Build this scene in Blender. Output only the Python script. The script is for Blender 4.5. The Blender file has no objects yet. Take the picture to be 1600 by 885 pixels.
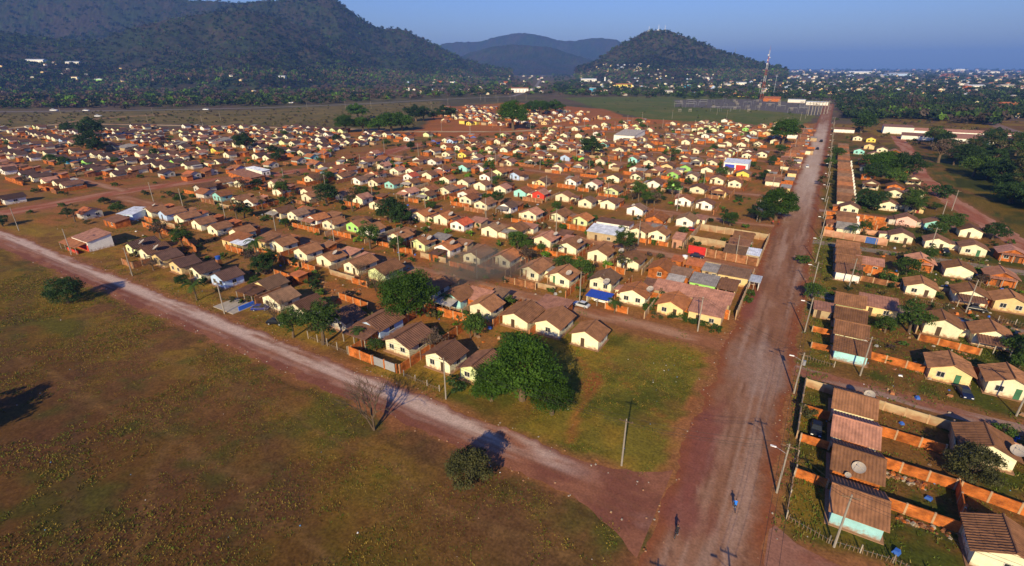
import bpy, bmesh, math, random
import numpy as np
from mathutils import Vector, Matrix

SC = bpy.context.scene
COL = SC.collection
# ------------------------------------------------------------------ camera, sky, sun, exposure
F_PX, Y_HOR, CAM_H, YAW = 790.0, 105.0, 55.0, math.radians(30.8)   # the world's x runs along the cross streets, y along the main road
PITCH = math.atan((442.5 - Y_HOR) / F_PX)
cam_d = bpy.data.cameras.new('camera')
cam_d.sensor_width = 36.0
cam_d.lens = 36.0 * F_PX / 1600.0
cam_d.clip_start, cam_d.clip_end = 0.5, 60000.0
cam = bpy.data.objects.new('camera', cam_d)
cam.location = (0, 0, CAM_H)
cam.rotation_euler = (math.pi / 2 - PITCH, 0, YAW)
COL.objects.link(cam)
SC.camera = cam

SUN_EL, SUN_AZ = math.radians(27.0), math.radians(166.5)   # azimuth in the world's own axes: where the light comes FROM, counted clockwise from +y
world = bpy.data.worlds.new('World')
SC.world = world
world.use_nodes = True
wn, wl = world.node_tree.nodes, world.node_tree.links
wn.clear()
sky = wn.new('ShaderNodeTexSky')
sky.sky_type = 'NISHITA'
sky.sun_disc = False
sky.sun_elevation, sky.sun_rotation = SUN_EL, SUN_AZ
sky.altitude = 100.0
sky.air_density, sky.dust_density, sky.ozone_density = 1.6, 0.6, 6.0
tint = wn.new('ShaderNodeMix'); tint.data_type = 'RGBA'; tint.blend_type = 'MULTIPLY'
tint.inputs[0].default_value = 1.0
tint.inputs[7].default_value = (0.44, 0.53, 1.0, 1)
bg = wn.new('ShaderNodeBackground'); bg.inputs[1].default_value = 0.11
wo = wn.new('ShaderNodeOutputWorld')
wl.new(sky.outputs[0], tint.inputs[6]); wl.new(tint.outputs[2], bg.inputs[0]); wl.new(bg.outputs[0], wo.inputs[0])

sun_d = bpy.data.lights.new('sun', 'SUN')
sun_d.energy, sun_d.angle, sun_d.color = 5.0, math.radians(0.6), (1.0, 0.82, 0.50)
sun = bpy.data.objects.new('sun', sun_d)
sv = Vector((math.sin(SUN_AZ) * math.cos(SUN_EL), math.cos(SUN_AZ) * math.cos(SUN_EL), math.sin(SUN_EL)))
sun.rotation_euler = sv.to_track_quat('Z', 'Y').to_euler()
COL.objects.link(sun)
SC.view_settings.view_transform = 'Standard'
SC.view_settings.look = 'None'
SC.view_settings.exposure = 0.36
SC.view_settings.gamma = 1.0
try:
    SC.cycles.use_denoising = True
    SC.cycles.denoiser = 'OPENIMAGEDENOISE'
    SC.cycles.max_bounces = 5
    SC.cycles.volume_bounces = 0
    SC.cycles.transparent_max_bounces = 8
except Exception:
    pass

# ------------------------------------------------------------------ measuring: a point of the ground (or of the level z) seen at x, y of the 1600x885 photograph
_cp, _sp, _cy, _sy = math.cos(PITCH), math.sin(PITCH), math.cos(YAW), math.sin(YAW)
def at(x, y, z=0.0):
    dx, dy = (x - 800) / F_PX, -(y - 442.5) / F_PX
    X, Y, Z = dx, _cp + dy * _sp, -_sp + dy * _cp
    t = (z - CAM_H) / Z
    X, Y = X * t, Y * t
    return X * _cy - Y * _sy, X * _sy + Y * _cy
def ray(x, y, dist):
    """world point on the view line of pixel x, y at horizontal distance dist"""
    dx, dy = (x - 800) / F_PX, -(y - 442.5) / F_PX
    X, Y, Z = dx, _cp + dy * _sp, -_sp + dy * _cp
    t = dist / math.hypot(X, Y)
    X, Y, Z = X * t, Y * t, Z * t
    return X * _cy - Y * _sy, X * _sy + Y * _cy, CAM_H + Z
def dist(u, v): return math.hypot(u, v)

# ------------------------------------------------------------------ materials
MATS = {}
def nodes_of(name):
    m = bpy.data.materials.new(name); m.use_nodes = True
    nt = m.node_tree
    return m, nt, nt.nodes, nt.links, nt.nodes['Principled BSDF']
def mat(name, rgb, rough=0.85, var=0.22, scale=1.2, rnd=0.12, dirt=None, bump=0.0, metal=0.0, stripes=None):
    """painted, plastered, tiled surfaces: blotchy value noise, per-object variation, splashed dirt low on walls, tile rows"""
    if name in MATS: return MATS[name]
    m, nt, N, L, P = nodes_of(name)
    tc = N.new('ShaderNodeTexCoord'); oi = N.new('ShaderNodeObjectInfo')
    no = N.new('ShaderNodeTexNoise'); no.inputs['Scale'].default_value = scale; no.inputs['Detail'].default_value = 5; no.inputs['Roughness'].default_value = 0.65
    add = N.new('ShaderNodeVectorMath'); add.operation = 'ADD'
    sc = N.new('ShaderNodeMath'); sc.operation = 'MULTIPLY'; sc.inputs[1].default_value = 300
    L.new(oi.outputs['Random'], sc.inputs[0]); L.new(tc.outputs['Object'], add.inputs[0]); L.new(sc.outputs[0], add.inputs[1]); L.new(add.outputs[0], no.inputs['Vector'])
    mr = N.new('ShaderNodeMapRange'); mr.inputs[1].default_value = 0.25; mr.inputs[2].default_value = 0.75; mr.inputs[3].default_value = 1 - var; mr.inputs[4].default_value = 1 + var
    L.new(no.outputs[0], mr.inputs[0])
    r2 = N.new('ShaderNodeMapRange'); r2.inputs[3].default_value = 1 - rnd; r2.inputs[4].default_value = 1 + rnd
    L.new(oi.outputs['Random'], r2.inputs[0])
    mu = N.new('ShaderNodeMath'); mu.operation = 'MULTIPLY'; L.new(mr.outputs[0], mu.inputs[0]); L.new(r2.outputs[0], mu.inputs[1])
    val = mu.outputs[0]
    if stripes:
        wv = N.new('ShaderNodeTexWave'); wv.wave_type = 'BANDS'; wv.bands_direction = stripes[0]; wv.inputs['Scale'].default_value = stripes[1]; wv.inputs['Distortion'].default_value = 1.2; wv.inputs['Detail Scale'].default_value = 2
        L.new(tc.outputs['Object'], wv.inputs['Vector'])
        w2 = N.new('ShaderNodeMapRange'); w2.inputs[3].default_value = 1 - stripes[2]; w2.inputs[4].default_value = 1 + stripes[2] * .5
        L.new(wv.outputs['Fac'], w2.inputs[0])
        m3 = N.new('ShaderNodeMath'); m3.operation = 'MULTIPLY'; L.new(val, m3.inputs[0]); L.new(w2.outputs[0], m3.inputs[1]); val = m3.outputs[0]
    vm = N.new('ShaderNodeVectorMath'); vm.operation = 'SCALE'; vm.inputs[0].default_value = rgb; L.new(val, vm.inputs['Scale'])
    out = vm.outputs[0]
    if dirt:
        sx = N.new('ShaderNodeSeparateXYZ'); L.new(tc.outputs['Object'], sx.inputs[0])
        n2 = N.new('ShaderNodeTexNoise'); n2.inputs['Scale'].default_value = 1.7; n2.inputs['Detail'].default_value = 6; L.new(add.outputs[0], n2.inputs['Vector'])
        a1 = N.new('ShaderNodeMath'); a1.operation = 'MULTIPLY_ADD'; a1.inputs[1].default_value = 2.4; a1.inputs[2].default_value = -0.95; L.new(n2.outputs[0], a1.inputs[0])
        s1 = N.new('ShaderNodeMath'); s1.operation = 'SUBTRACT'; L.new(a1.outputs[0], s1.inputs[0]); L.new(sx.outputs[2], s1.inputs[1])
        m4 = N.new('ShaderNodeMapRange'); m4.inputs[1].default_value = -0.55; m4.inputs[2].default_value = 0.2; m4.inputs[3].default_value = 0; m4.inputs[4].default_value = 0.8; L.new(s1.outputs[0], m4.inputs[0])
        mx = N.new('ShaderNodeMix'); mx.data_type = 'RGBA'; mx.inputs[7].default_value = (*dirt, 1)
        L.new(m4.outputs[0], mx.inputs[0]); L.new(out, mx.inputs[6]); out = mx.outputs[2]
    L.new(out, P.inputs['Base Color'])
    P.inputs['Roughness'].default_value = rough; P.inputs['Metallic'].default_value = metal
    P.inputs['Specular IOR Level'].default_value = 0.25
    if bump:
        b = N.new('ShaderNodeBump'); b.inputs['Strength'].default_value = bump; b.inputs['Distance'].default_value = 0.05; L.new(no.outputs[0], b.inputs['Height']); L.new(b.outputs[0], P.inputs['Normal'])
    MATS[name] = m
    return m
def brick_mat(name, c1, c2, mortar):
    if name in MATS: return MATS[name]
    m, nt, N, L, P = nodes_of(name)
    g = N.new('ShaderNodeNewGeometry'); oi = N.new('ShaderNodeObjectInfo')
    sx = N.new('ShaderNodeSeparateXYZ'); L.new(g.outputs['Position'], sx.inputs[0])
    ad = N.new('ShaderNodeMath'); ad.operation = 'ADD'; L.new(sx.outputs[0], ad.inputs[0]); L.new(sx.outputs[1], ad.inputs[1])
    cx = N.new('ShaderNodeCombineXYZ'); L.new(ad.outputs[0], cx.inputs[0]); L.new(sx.outputs[2], cx.inputs[1])
    br = N.new('ShaderNodeTexBrick'); br.inputs['Scale'].default_value = 1; br.inputs['Brick Width'].default_value = 0.34; br.inputs['Row Height'].default_value = 0.2; br.inputs['Mortar Size'].default_value = 0.012
    br.inputs['Color1'].default_value = (*c1, 1); br.inputs['Color2'].default_value = (*c2, 1); br.inputs['Mortar'].default_value = (*mortar, 1)
    L.new(cx.outputs[0], br.inputs['Vector'])
    no = N.new('ShaderNodeTexNoise'); no.inputs['Scale'].default_value = 0.9; no.inputs['Detail'].default_value = 6; L.new(g.outputs['Position'], no.inputs['Vector'])
    mr = N.new('ShaderNodeMapRange'); mr.inputs[1].default_value = .3; mr.inputs[2].default_value = .72; mr.inputs[3].default_value = 0.42; mr.inputs[4].default_value = 1.25; L.new(no.outputs[0], mr.inputs[0])
    r2 = N.new('ShaderNodeMapRange'); r2.inputs[3].default_value = .78; r2.inputs[4].default_value = 1.15; L.new(oi.outputs['Random'], r2.inputs[0])
    mu = N.new('ShaderNodeMath'); mu.operation = 'MULTIPLY'; L.new(mr.outputs[0], mu.inputs[0]); L.new(r2.outputs[0], mu.inputs[1])
    vm = N.new('ShaderNodeVectorMath'); vm.operation = 'SCALE'; L.new(br.outputs[0], vm.inputs[0]); L.new(mu.outputs[0], vm.inputs['Scale'])
    L.new(vm.outputs[0], P.inputs['Base Color']); P.inputs['Roughness'].default_value = .9; P.inputs['Specular IOR Level'].default_value = 0.15
    MATS[name] = m
    return m
def leaf_mat(name, dark, light, trans=0.22):
    if name in MATS: return MATS[name]
    m, nt, N, L, P = nodes_of(name)
    a = N.new('ShaderNodeAttribute'); a.attribute_name = 'tint'
    oi = N.new('ShaderNodeObjectInfo')
    mx = N.new('ShaderNodeMix'); mx.data_type = 'RGBA'; mx.inputs[6].default_value = (*dark, 1); mx.inputs[7].default_value = (*light, 1); L.new(a.outputs['Fac'], mx.inputs[0])
    hs = N.new('ShaderNodeHueSaturation'); L.new(mx.outputs[2], hs.inputs['Color'])
    r = N.new('ShaderNodeMapRange'); r.inputs[3].default_value = .75; r.inputs[4].default_value = 1.25; L.new(oi.outputs['Random'], r.inputs[0]); L.new(r.outputs[0], hs.inputs['Value'])
    L.new(hs.outputs[0], P.inputs['Base Color']); P.inputs['Roughness'].default_value = .65; P.inputs['Specular IOR Level'].default_value = 0.2
    tr = N.new('ShaderNodeBsdfTranslucent'); L.new(hs.outputs[0], tr.inputs[0])
    ms = N.new('ShaderNodeMixShader'); ms.inputs[0].default_value = trans
    L.new(P.outputs[0], ms.inputs[1]); L.new(tr.outputs[0], ms.inputs[2]); L.new(ms.outputs[0], N['Material Output'].inputs[0])
    MATS[name] = m
    return m
def attr_mat(name, rough=0.95, fine=(0.9, 2.5), amt=0.3, bump=0.25):
    """ground, roads, hills: the soil colour of each vertex, broken up by fine grain"""
    if name in MATS: return MATS[name]
    m, nt, N, L, P = nodes_of(name)
    a = N.new('ShaderNodeAttribute'); a.attribute_name = 'soil'
    g = N.new('ShaderNodeNewGeometry')
    n1 = N.new('ShaderNodeTexNoise'); n1.inputs['Scale'].default_value = fine[0]; n1.inputs['Detail'].default_value = 8; n1.inputs['Roughness'].default_value = .7; L.new(g.outputs['Position'], n1.inputs['Vector'])
    mr = N.new('ShaderNodeMapRange'); mr.inputs[1].default_value = .3; mr.inputs[2].default_value = .7; mr.inputs[3].default_value = 1 - amt; mr.inputs[4].default_value = 1 + amt; L.new(n1.outputs[0], mr.inputs[0])
    n2 = N.new('ShaderNodeTexNoise'); n2.inputs['Scale'].default_value = fine[1]; n2.inputs['Detail'].default_value = 4; L.new(g.outputs['Position'], n2.inputs['Vector'])
    m2 = N.new('ShaderNodeMapRange'); m2.inputs[1].default_value = .3; m2.inputs[2].default_value = .7; m2.inputs[3].default_value = 1 - amt; m2.inputs[4].default_value = 1 + amt; L.new(n2.outputs[0], m2.inputs[0])
    mu = N.new('ShaderNodeMath'); mu.operation = 'MULTIPLY'; L.new(mr.outputs[0], mu.inputs[0]); L.new(m2.outputs[0], mu.inputs[1])
    vm = N.new('ShaderNodeVectorMath'); vm.operation = 'SCALE'; L.new(a.outputs['Color'], vm.inputs[0]); L.new(mu.outputs[0], vm.inputs['Scale'])
    L.new(vm.outputs[0], P.inputs['Base Color']); P.inputs['Roughness'].default_value = rough; P.inputs['Specular IOR Level'].default_value = 0.1
    b = N.new('ShaderNodeBump'); b.inputs['Strength'].default_value = bump; b.inputs['Distance'].default_value = .25; L.new(n1.outputs[0], b.inputs['Height']); L.new(b.outputs[0], P.inputs['Normal'])
    MATS[name] = m
    return m

DIRT = (0.30, 0.13, 0.06)
WALLS = {'c': ('cream', (0.78, 0.73, 0.50)), 'w': ('white', (0.82, 0.79, 0.70)), 'g': ('bright green', (0.33, 0.66, 0.16)), 't': ('turquoise', (0.30, 0.66, 0.60)),
         'T': ('vivid blue', (0.06, 0.42, 0.66)), 'b': ('pale blue', (0.44, 0.58, 0.80)), 'B': ('deep blue', (0.12, 0.17, 0.50)), 'y': ('yellow', (0.80, 0.66, 0.12)),
         'p': ('pink', (0.80, 0.46, 0.38)), 'o': ('bare orange brick', None), 'r': ('red', (0.62, 0.05, 0.03)), 'l': ('pale lime', (0.66, 0.74, 0.38)),
         'd': ('grey', (0.50, 0.47, 0.40)), 'k': ('lilac', (0.50, 0.42, 0.52)), 'a': ('pale aqua', (0.33, 0.62, 0.64)), 'e': ('sand', (0.74, 0.56, 0.27))}
def wall_mat(c):
    if c == 'o': return brick_mat('orange_brick', (0.62, 0.17, 0.028), (0.48, 0.115, 0.02), (0.42, 0.22, 0.09))
    return mat('wall_' + WALLS[c][0].replace(' ', '_'), WALLS[c][1], 0.88, 0.16, 0.9, 0.13, DIRT)
ROOFS = {'n': ('brown', (0.225, 0.105, 0.050)), 'm': ('greyish', (0.20, 0.115, 0.068)), 'h': ('dark', (0.145, 0.070, 0.042)), 'i': ('rusty', (0.30, 0.115, 0.045)),
         'k': ('dark-brown', (0.095, 0.052, 0.040)), 'o': ('orange', (0.40, 0.125, 0.045)), 'R': ('red', (0.36, 0.075, 0.035)), 'z': ('sheet', (0.30, 0.27, 0.24)), 'Z': ('metal', (0.55, 0.58, 0.62)), 'u': ('pinkish', (0.36, 0.17, 0.11))}
def roof_mat(c): return mat('roof_' + ROOFS[c][0].replace(' ', '_').replace('-', '_'), ROOFS[c][1], 0.85 if c != 'Z' else .45, 0.42, 0.7, 0.36, stripes=('Y', 2.2, .22))
M_FRAME = mat('window_frame', (0.55, 0.52, 0.45), var=.08)
M_PANE = mat('window_glass', (0.025, 0.03, 0.035), 0.15, .1)
M_DOOR = mat('door_dark', (0.085, 0.05, 0.03), .6)
M_CONC = mat('concrete', (0.36, 0.31, 0.24), .9, .25, 1.5)
M_POLE = mat('pole_concrete', (0.30, 0.265, 0.215), .9, .15, 1.5)
M_WOOD = mat('weathered_wood', (0.19, 0.12, 0.07), .9, .3, 2)
M_BARK = mat('bark', (0.12, 0.082, 0.05), .95, .3, 2)
M_GREYM = mat('grey_metal', (0.42, 0.43, 0.44), .45, .15, 2, metal=.4)
M_WHITE = mat('white_paint', (0.8, 0.8, 0.78), .5, .06)
M_DISH = mat('dish_grey', (0.40, 0.35, 0.29), .6, .12)
M_BRICK = wall_mat('o')
M_BRICKB = brick_mat('brown_brick', (0.36, 0.14, 0.055), (0.31, 0.115, 0.045), (0.33, 0.2, 0.12))
M_PLAST = mat('plaster_tan', (0.44, 0.33, 0.19), .9, .25, .8, .15, DIRT)
M_PINKW = mat('plaster_pink', (0.55, 0.29, 0.18), .9, .2, .8, .15, DIRT)
M_PILLAR = mat('pillar_concrete', (0.46, 0.30, 0.17), .9, .2, 1.5)

# ------------------------------------------------------------------ mesh helpers
class MB:
    def __init__(s): s.v, s.f, s.m = [], [], []
    def add(s, verts, faces, mi=0):
        o = len(s.v); s.v += [tuple(p) for p in verts]
        for f in faces: s.f.append(tuple(i + o for i in f)); s.m.append(mi)
        return s
    def box(s, x0, y0, z0, x1, y1, z1, mi=0):
        return s.add([(x0,y0,z0),(x1,y0,z0),(x1,y1,z0),(x0,y1,z0),(x0,y0,z1),(x1,y0,z1),(x1,y1,z1),(x0,y1,z1)],
                     [(0,3,2,1),(4,5,6,7),(0,1,5,4),(1,2,6,5),(2,3,7,6),(3,0,4,7)], mi)
    def hull8(s, lo, hi, mi=0):
        """two quads (four points each, same winding) joined into a solid"""
        return s.add(list(lo) + list(hi), [(3,2,1,0),(4,5,6,7),(0,1,5,4),(1,2,6,5),(2,3,7,6),(3,0,4,7)], mi)
    def ext_y(s, poly, y0, y1, mi=0):
        """polygon in x,z drawn out along y"""
        n = len(poly)
        vs = [(x, y0, z) for x, z in poly] + [(x, y1, z) for x, z in poly]
        fs = [tuple(range(n)), tuple(range(2*n-1, n-1, -1))] + [(i, i+n, (i+1) % n + n, (i+1) % n) for i in range(n)]
        return s.add(vs, fs, mi)
    def tube(s, p0, p1, r0, r1=None, n=6, mi=0, cap=True):
        r1 = r0 if r1 is None else r1
        p0, p1 = Vector(p0), Vector(p1); d = (p1 - p0).normalized()
        a = d.orthogonal().normalized(); b = d.cross(a)
        vs = []
        for p, r in ((p0, r0), (p1, r1)):
            for i in range(n):
                t = 2 * math.pi * i / n; vs.append(p + a * (r * math.cos(t)) + b * (r * math.sin(t)))
        fs = [(i, (i+1) % n, (i+1) % n + n, i + n) for i in range(n)]
        if cap: fs += [tuple(range(n-1, -1, -1)), tuple(range(n, 2*n))]
        return s.add(vs, fs, mi)
    def mesh(s, name, *mats):
        me = bpy.data.meshes.new(name); me.from_pydata(s.v, [], s.f)
        for m in mats: me.materials.append(m)
        if len(mats) > 1: me.polygons.foreach_set('material_index', s.m)
        me.update(); return me
def np_mesh(name, V, Fc, m, attrs=None, mi=None, smooth=False):
    """V (n,3), Fc (k, 3 or 4) arrays; attrs name -> (n,) float or (n,3) colour, on vertices"""
    me = bpy.data.meshes.new(name)
    n, k, c = len(V), len(Fc), Fc.shape[1]
    me.vertices.add(n); me.vertices.foreach_set('co', np.asarray(V, np.float32).ravel())
    me.loops.add(k * c); me.loops.foreach_set('vertex_index', np.asarray(Fc, np.int32).ravel())
    me.polygons.add(k); me.polygons.foreach_set('loop_start', np.arange(0, k * c, c, dtype=np.int32))
    try: me.polygons.foreach_set('loop_total', np.full(k, c, np.int32))
    except Exception: pass
    for mm in (m if isinstance(m, (list, tuple)) else [m]): me.materials.append(mm)
    if mi is not None: me.polygons.foreach_set('material_index', np.asarray(mi, np.int32))
    me.polygons.foreach_set('use_smooth', np.full(k, smooth, bool))
    for an, av in (attrs or {}).items():
        av = np.asarray(av, np.float32)
        if av.ndim == 1:
            at_ = me.attributes.new(an, 'FLOAT', 'POINT'); at_.data.foreach_set('value', av)
        else:
            at_ = me.attributes.new(an, 'FLOAT_COLOR', 'POINT'); at_.data.foreach_set('color', np.c_[av, np.ones(n, np.float32)].ravel())
    me.update(calc_edges=True); me.validate()
    return me
CACHE = {}
def cached(key, fn):
    if key not in CACHE: CACHE[key] = fn()
    return CACHE[key]
def obj(name, me, parent=None, loc=(0,0,0), rz=0.0, scale=None, rot=None):
    o = bpy.data.objects.new(name, me); o.location = loc
    o.rotation_euler = rot if rot else (0, 0, rz)
    if scale is not None: o.scale = scale if hasattr(scale, '__len__') else (scale,) * 3
    if parent is not None: o.parent = parent
    COL.objects.link(o); return o
PEND = []   # things whose label names their place in a row: (object, look, row, place along the row, group)
def tag(o, label=None, cat=None, group=None, kind=None):
    if label: o['label'] = label
    if cat: o['category'] = cat
    if group: o['group'] = group
    if kind: o['kind'] = kind
    return o
def thing(name, u, v, z=0.0, rz=0.0, label=None, cat=None, group=None): return tag(obj(name, None, None, (u, v, z), rz), label, cat, group)
def structure(name, me, loc=(0,0,0)): return tag(obj(name, me, None, loc), kind='structure')

# lattice noise in numpy
def _h(ix, iy, seed):
    h = (ix.astype(np.int64) * 374761393 + iy.astype(np.int64) * 668265263 + seed * 1442695041) & 0xffffffff
    h = ((h ^ (h >> 13)) * 1274126177) & 0xffffffff
    return ((h ^ (h >> 16)) & 0xffff) / 65535.0
def vn(x, y, seed=0):
    x, y = np.asarray(x, float), np.asarray(y, float)
    ix, iy = np.floor(x), np.floor(y); fx, fy = x - ix, y - iy
    fx, fy = fx*fx*(3-2*fx), fy*fy*(3-2*fy)
    a, b, c, d = _h(ix, iy, seed), _h(ix+1, iy, seed), _h(ix, iy+1, seed), _h(ix+1, iy+1, seed)
    return (a*(1-fx)+b*fx)*(1-fy) + (c*(1-fx)+d*fx)*fy
def fbm(x, y, seed=0, o=4, g=.5):
    s = t = 0; a = 1.0
    for k in range(o):
        s = s + a * vn(x * 2**k, y * 2**k, seed + 17*k); t += a; a *= g
    return s / t
def sstep(a, b, x):
    t = np.clip((x - a) / (b - a), 0, 1); return t*t*(3-2*t)
def inpoly(px_, x, y):
    r = np.zeros(np.shape(x), bool); n = len(px_)
    for i in range(n):
        (x0, y0), (x1, y1) = px_[i], px_[(i+1) % n]
        c = ((y0 > y) != (y1 > y)) & (x < (x1-x0)*(y-y0)/((y1-y0) if y1 != y0 else 1e-9) + x0)
        r ^= c
    return r
def seg_d(x, y, pts):
    """distance to a polyline, and place along it"""
    best = np.full(np.shape(x), 1e9)
    for (x0, y0), (x1, y1) in zip(pts[:-1], pts[1:]):
        dx, dy = x1-x0, y1-y0; L2 = dx*dx+dy*dy
        t = np.clip(((x-x0)*dx+(y-y0)*dy)/L2, 0, 1)
        best = np.minimum(best, np.hypot(x-x0-t*dx, y-y0-t*dy))
    return best
# ------------------------------------------------------------------ the lie of the land
RNG = np.random.default_rng(7)
random.seed(11)
ROW0, PITCHV = 68.0, 25.6            # rows of houses of the left town stand every 25.6 m, a dirt street after every second one
STREETS = [104.5 + 51.4 * k for k in range(9)]            # centre lines of the left town's streets
MAIN_A, MAIN_B = -9.0, 4.0
R1_A, R1_B = 50.0, 57.0
CROSS = [(-281, 50), (-283, 90), (-284, 110), (-278, 142), (-262, 165), (-252, 200), (-253, 235), (-268, 300), (-262, 345)]
EDGE = [(-330, 318), (-262, 395), (-185, 545), (-150, 600), (-100, 625), (-11, 640)]       # the left town's far edge
DIAG = [(54, 560), (54, 470), (51, 390), (50, 350), (55, 290), (63, 235), (76, 180), (98, 125), (130, 60)]
RST = [(101.8, 3.6), (145.8, 5.0), (194.5, 5.0), (243, 4.5)]  # the right side's streets: centre, width
HWY = [at(-60, 176), at(0, 175), at(200, 173), at(400, 169), at(560, 163), at(700, 155), at(800, 151), at(835, 140), at(848, 118)]
BEIGE = [at(-80, 212), at(0, 203), at(60, 196), at(130, 194), at(260, 196), at(400, 199), at(520, 201), at(640, 206), at(800, 206), at(930, 196)]
BEIGE2 = [at(90, 193), at(170, 184), at(260, 179)]
P_FIELD = [at(880, 153), at(1050, 150), at(1200, 152), at(1296, 158), at(1250, 200), at(1130, 192), at(1010, 186), at(930, 168)]
P_SUB = [at(1055, 156), at(1180, 155), at(1291, 163), at(1280, 181), at(1180, 172), at(1055, 167)]
P_RED = [at(660, 200), at(760, 196), at(830, 195), at(950, 182), at(1005, 184), at(1065, 190), at(980, 200), at(900, 212), at(800, 212), at(700, 214), at(560, 213)]
P_CLUST = [at(690, 168), at(800, 160), at(960, 172), at(985, 196), at(830, 205), at(660, 203)]
P_RWOOD = [at(1452, 222), at(1640, 226), at(1640, 340), at(1560, 322), at(1480, 270)]
P_DRY = [at(-80, 178), at(400, 172), at(690, 158), at(690, 170), at(640, 204), at(400, 196), at(130, 192), at(-80, 204)]

GMAX = 18000
def axis(lo, hi, step, mid, mstep, far, g=1.22):
    a = list(np.arange(lo, hi + .01, step))
    x = hi
    while x < mid[1]: x += mstep; a.append(x)
    s = mstep
    while x < far: s *= g; x += s; a.append(x)
    x = lo
    while x > mid[0]: x -= mstep; a.insert(0, x)
    s = mstep
    while x > -far: s *= g; x -= s; a.insert(0, x)
    return np.array(a)
gx = axis(-240, 70, 1.0, (-720, 330), 5.0, 15500)
gy = axis(-30, 150, 1.0, (-60, 1050), 5.0, 15500)
GX, GY = np.meshgrid(gx, gy)
X, Y = GX.ravel(), GY.ravel()
wx, wy = X + 5*(fbm(X/9, Y/9, 3)-.5) + 2.0*(fbm(X/2.2, Y/2.2, 5)-.5), Y + 5*(fbm(X/9, Y/9, 4)-.5) + 2.0*(fbm(X/2.2, Y/2.2, 6)-.5)
def C(*c): return np.array(c)
DRY, BROWN, GREEN, RED, GOLD, PALE = C(.150,.090,.013), C(.140,.066,.018), C(.056,.064,.008), C(.31,.105,.028), C(.235,.145,.018), C(.36,.25,.17)
def mixc(a, b, t): return a*(1-t[:, None]) + b*t[:, None]
n1, n2, n3, n4 = fbm(X/38, Y/38, 1), fbm(X/11, Y/11, 2), fbm(X/3.2, Y/3.2, 8), fbm(X/90, Y/90, 9)
col = mixc(np.repeat(BROWN[None], len(X), 0), DRY, sstep(.40, .62, n1*.5+n2*.3+n3*.2))
col = mixc(col, GREEN, sstep(.50, .66, n2*.45+n3*.35+n1*.2)*.6)
# town blocks: trodden red-brown earth with weeds
left = (X < 5) & (Y > 57)
tw = ((wx < MAIN_A) & (wx > -720) & (wy > 57.5)).astype(float)
town = mixc(np.repeat((C(.235,.112,.032))[None], len(X), 0), RED, sstep(.4, .65, n1*.5+n2*.5))
town = mixc(town, GREEN*1.25, sstep(.50, .63, n3*.5+n2*.5)*.65)
town = mixc(town, DRY*1.3, sstep(.48, .6, fbm(X/7, Y/7, 31))*.55)
col = mixc(col, town, tw*(Y < 640))
rt = (wx > 4.0)*(wx < 75)*(wy > 40)*(wy < 500)
rcol = mixc(np.repeat((GREEN*.95)[None], len(X), 0), BROWN*1.1, sstep(.42, .6, n2*.6+n3*.4))
rcol = mixc(rcol, DRY, sstep(.5, .66, n1*.4+n3*.6)*.6)
col = mixc(col, rcol, rt.astype(float))
# strips of golden grass along the roads
ver = sstep(9, 2, np.abs(wy - 61.5))*(wx < MAIN_A)
col = mixc(col, mixc(np.repeat(GOLD[None], len(X), 0), BROWN*1.2, sstep(.42, .62, n2*.5+n3*.5)), ver*.85)
ver = sstep(5.5, 2, np.abs(wx - 7.2))*(wy > 58)*(wy < 450)
col = mixc(col, mixc(np.repeat((GOLD*.8)[None], len(X), 0), GREEN, sstep(.45, .6, n2*.4+n3*.6)), ver*.8)
# the empty grassy lot at the corner, with its paths
lot = sstep(0, 1, (wx > -50)*(wx < -11.5)*(wy > 58)*(wy < 99.5)*1.0)
lc = mixc(np.repeat(C(.150,.118,.016)[None], len(X), 0), GOLD*.95, sstep(.42, .62, n2*.6+n3*.4))
lc = mixc(lc, GREEN*1.1, sstep(.52, .66, fbm(X/8, Y/8, 44)*.6+n3*.4)*.8)
lc = mixc(lc, BROWN*1.2, sstep(7, 1, wx+18-.25*(wy-60))*0 + sstep(.56, .7, fbm(X/13, Y/13, 47))*.6)
pth = np.minimum(seg_d(X, Y, [at(905, 560), at(930, 595), at(905, 640), at(890, 690)]), seg_d(X, Y, [at(945, 545), at(955, 580), at(1090, 700)])+.5)
lc = mixc(lc, RED*.9, sstep(1.3, .3, pth + n3*1.2-.4)*.7)
redpatch = np.hypot((X-at(925,600)[0])/2.2, (Y-at(925,600)[1])/4.5)
lc = mixc(lc, RED*.8, sstep(1.1, .5, redpatch + n3*.9-.4)*.9)
col = mixc(col, lc, lot)
# reddish shoulders of every dirt road
d_main = np.maximum(np.maximum(MAIN_A - wx, wx - MAIN_B), 0) + 1e3*(Y > 1010) + 1e3*(Y < -40)
d_r1 = np.maximum(np.maximum(R1_A - wy, wy - R1_B), 0)
SH = C(.245,.098,.038)
col = mixc(col, SH, sstep(3.2, .2, d_main + 2.2*(n3-.5))*.9)
col = mixc(col, SH, sstep(3.4, .2, d_r1 + 2.2*(n3-.5))*.85)
for s in STREETS:
    ds = np.maximum(np.abs(wy - s) - 3, 0) + 1e3*(X > MAIN_A) + 1e3*(X < -275)
    col = mixc(col, SH*.95, sstep(5.0, .5, ds + 2*(n3-.5))*.75*(Y < 640))
for s, w in RST:
    ds = np.maximum(np.abs(wy - s) - w*.5, 0) + 1e3*(X < 4) + 1e3*(X > 64)
    col = mixc(col, SH, sstep(2.0, .2, ds + 1.2*(n3-.5))*.7)
col = mixc(col, SH, sstep(14, 6, seg_d(wx, wy, CROSS))*.8)
col = mixc(col, SH, sstep(8, 3, seg_d(wx, wy, DIAG))*.7)
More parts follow.
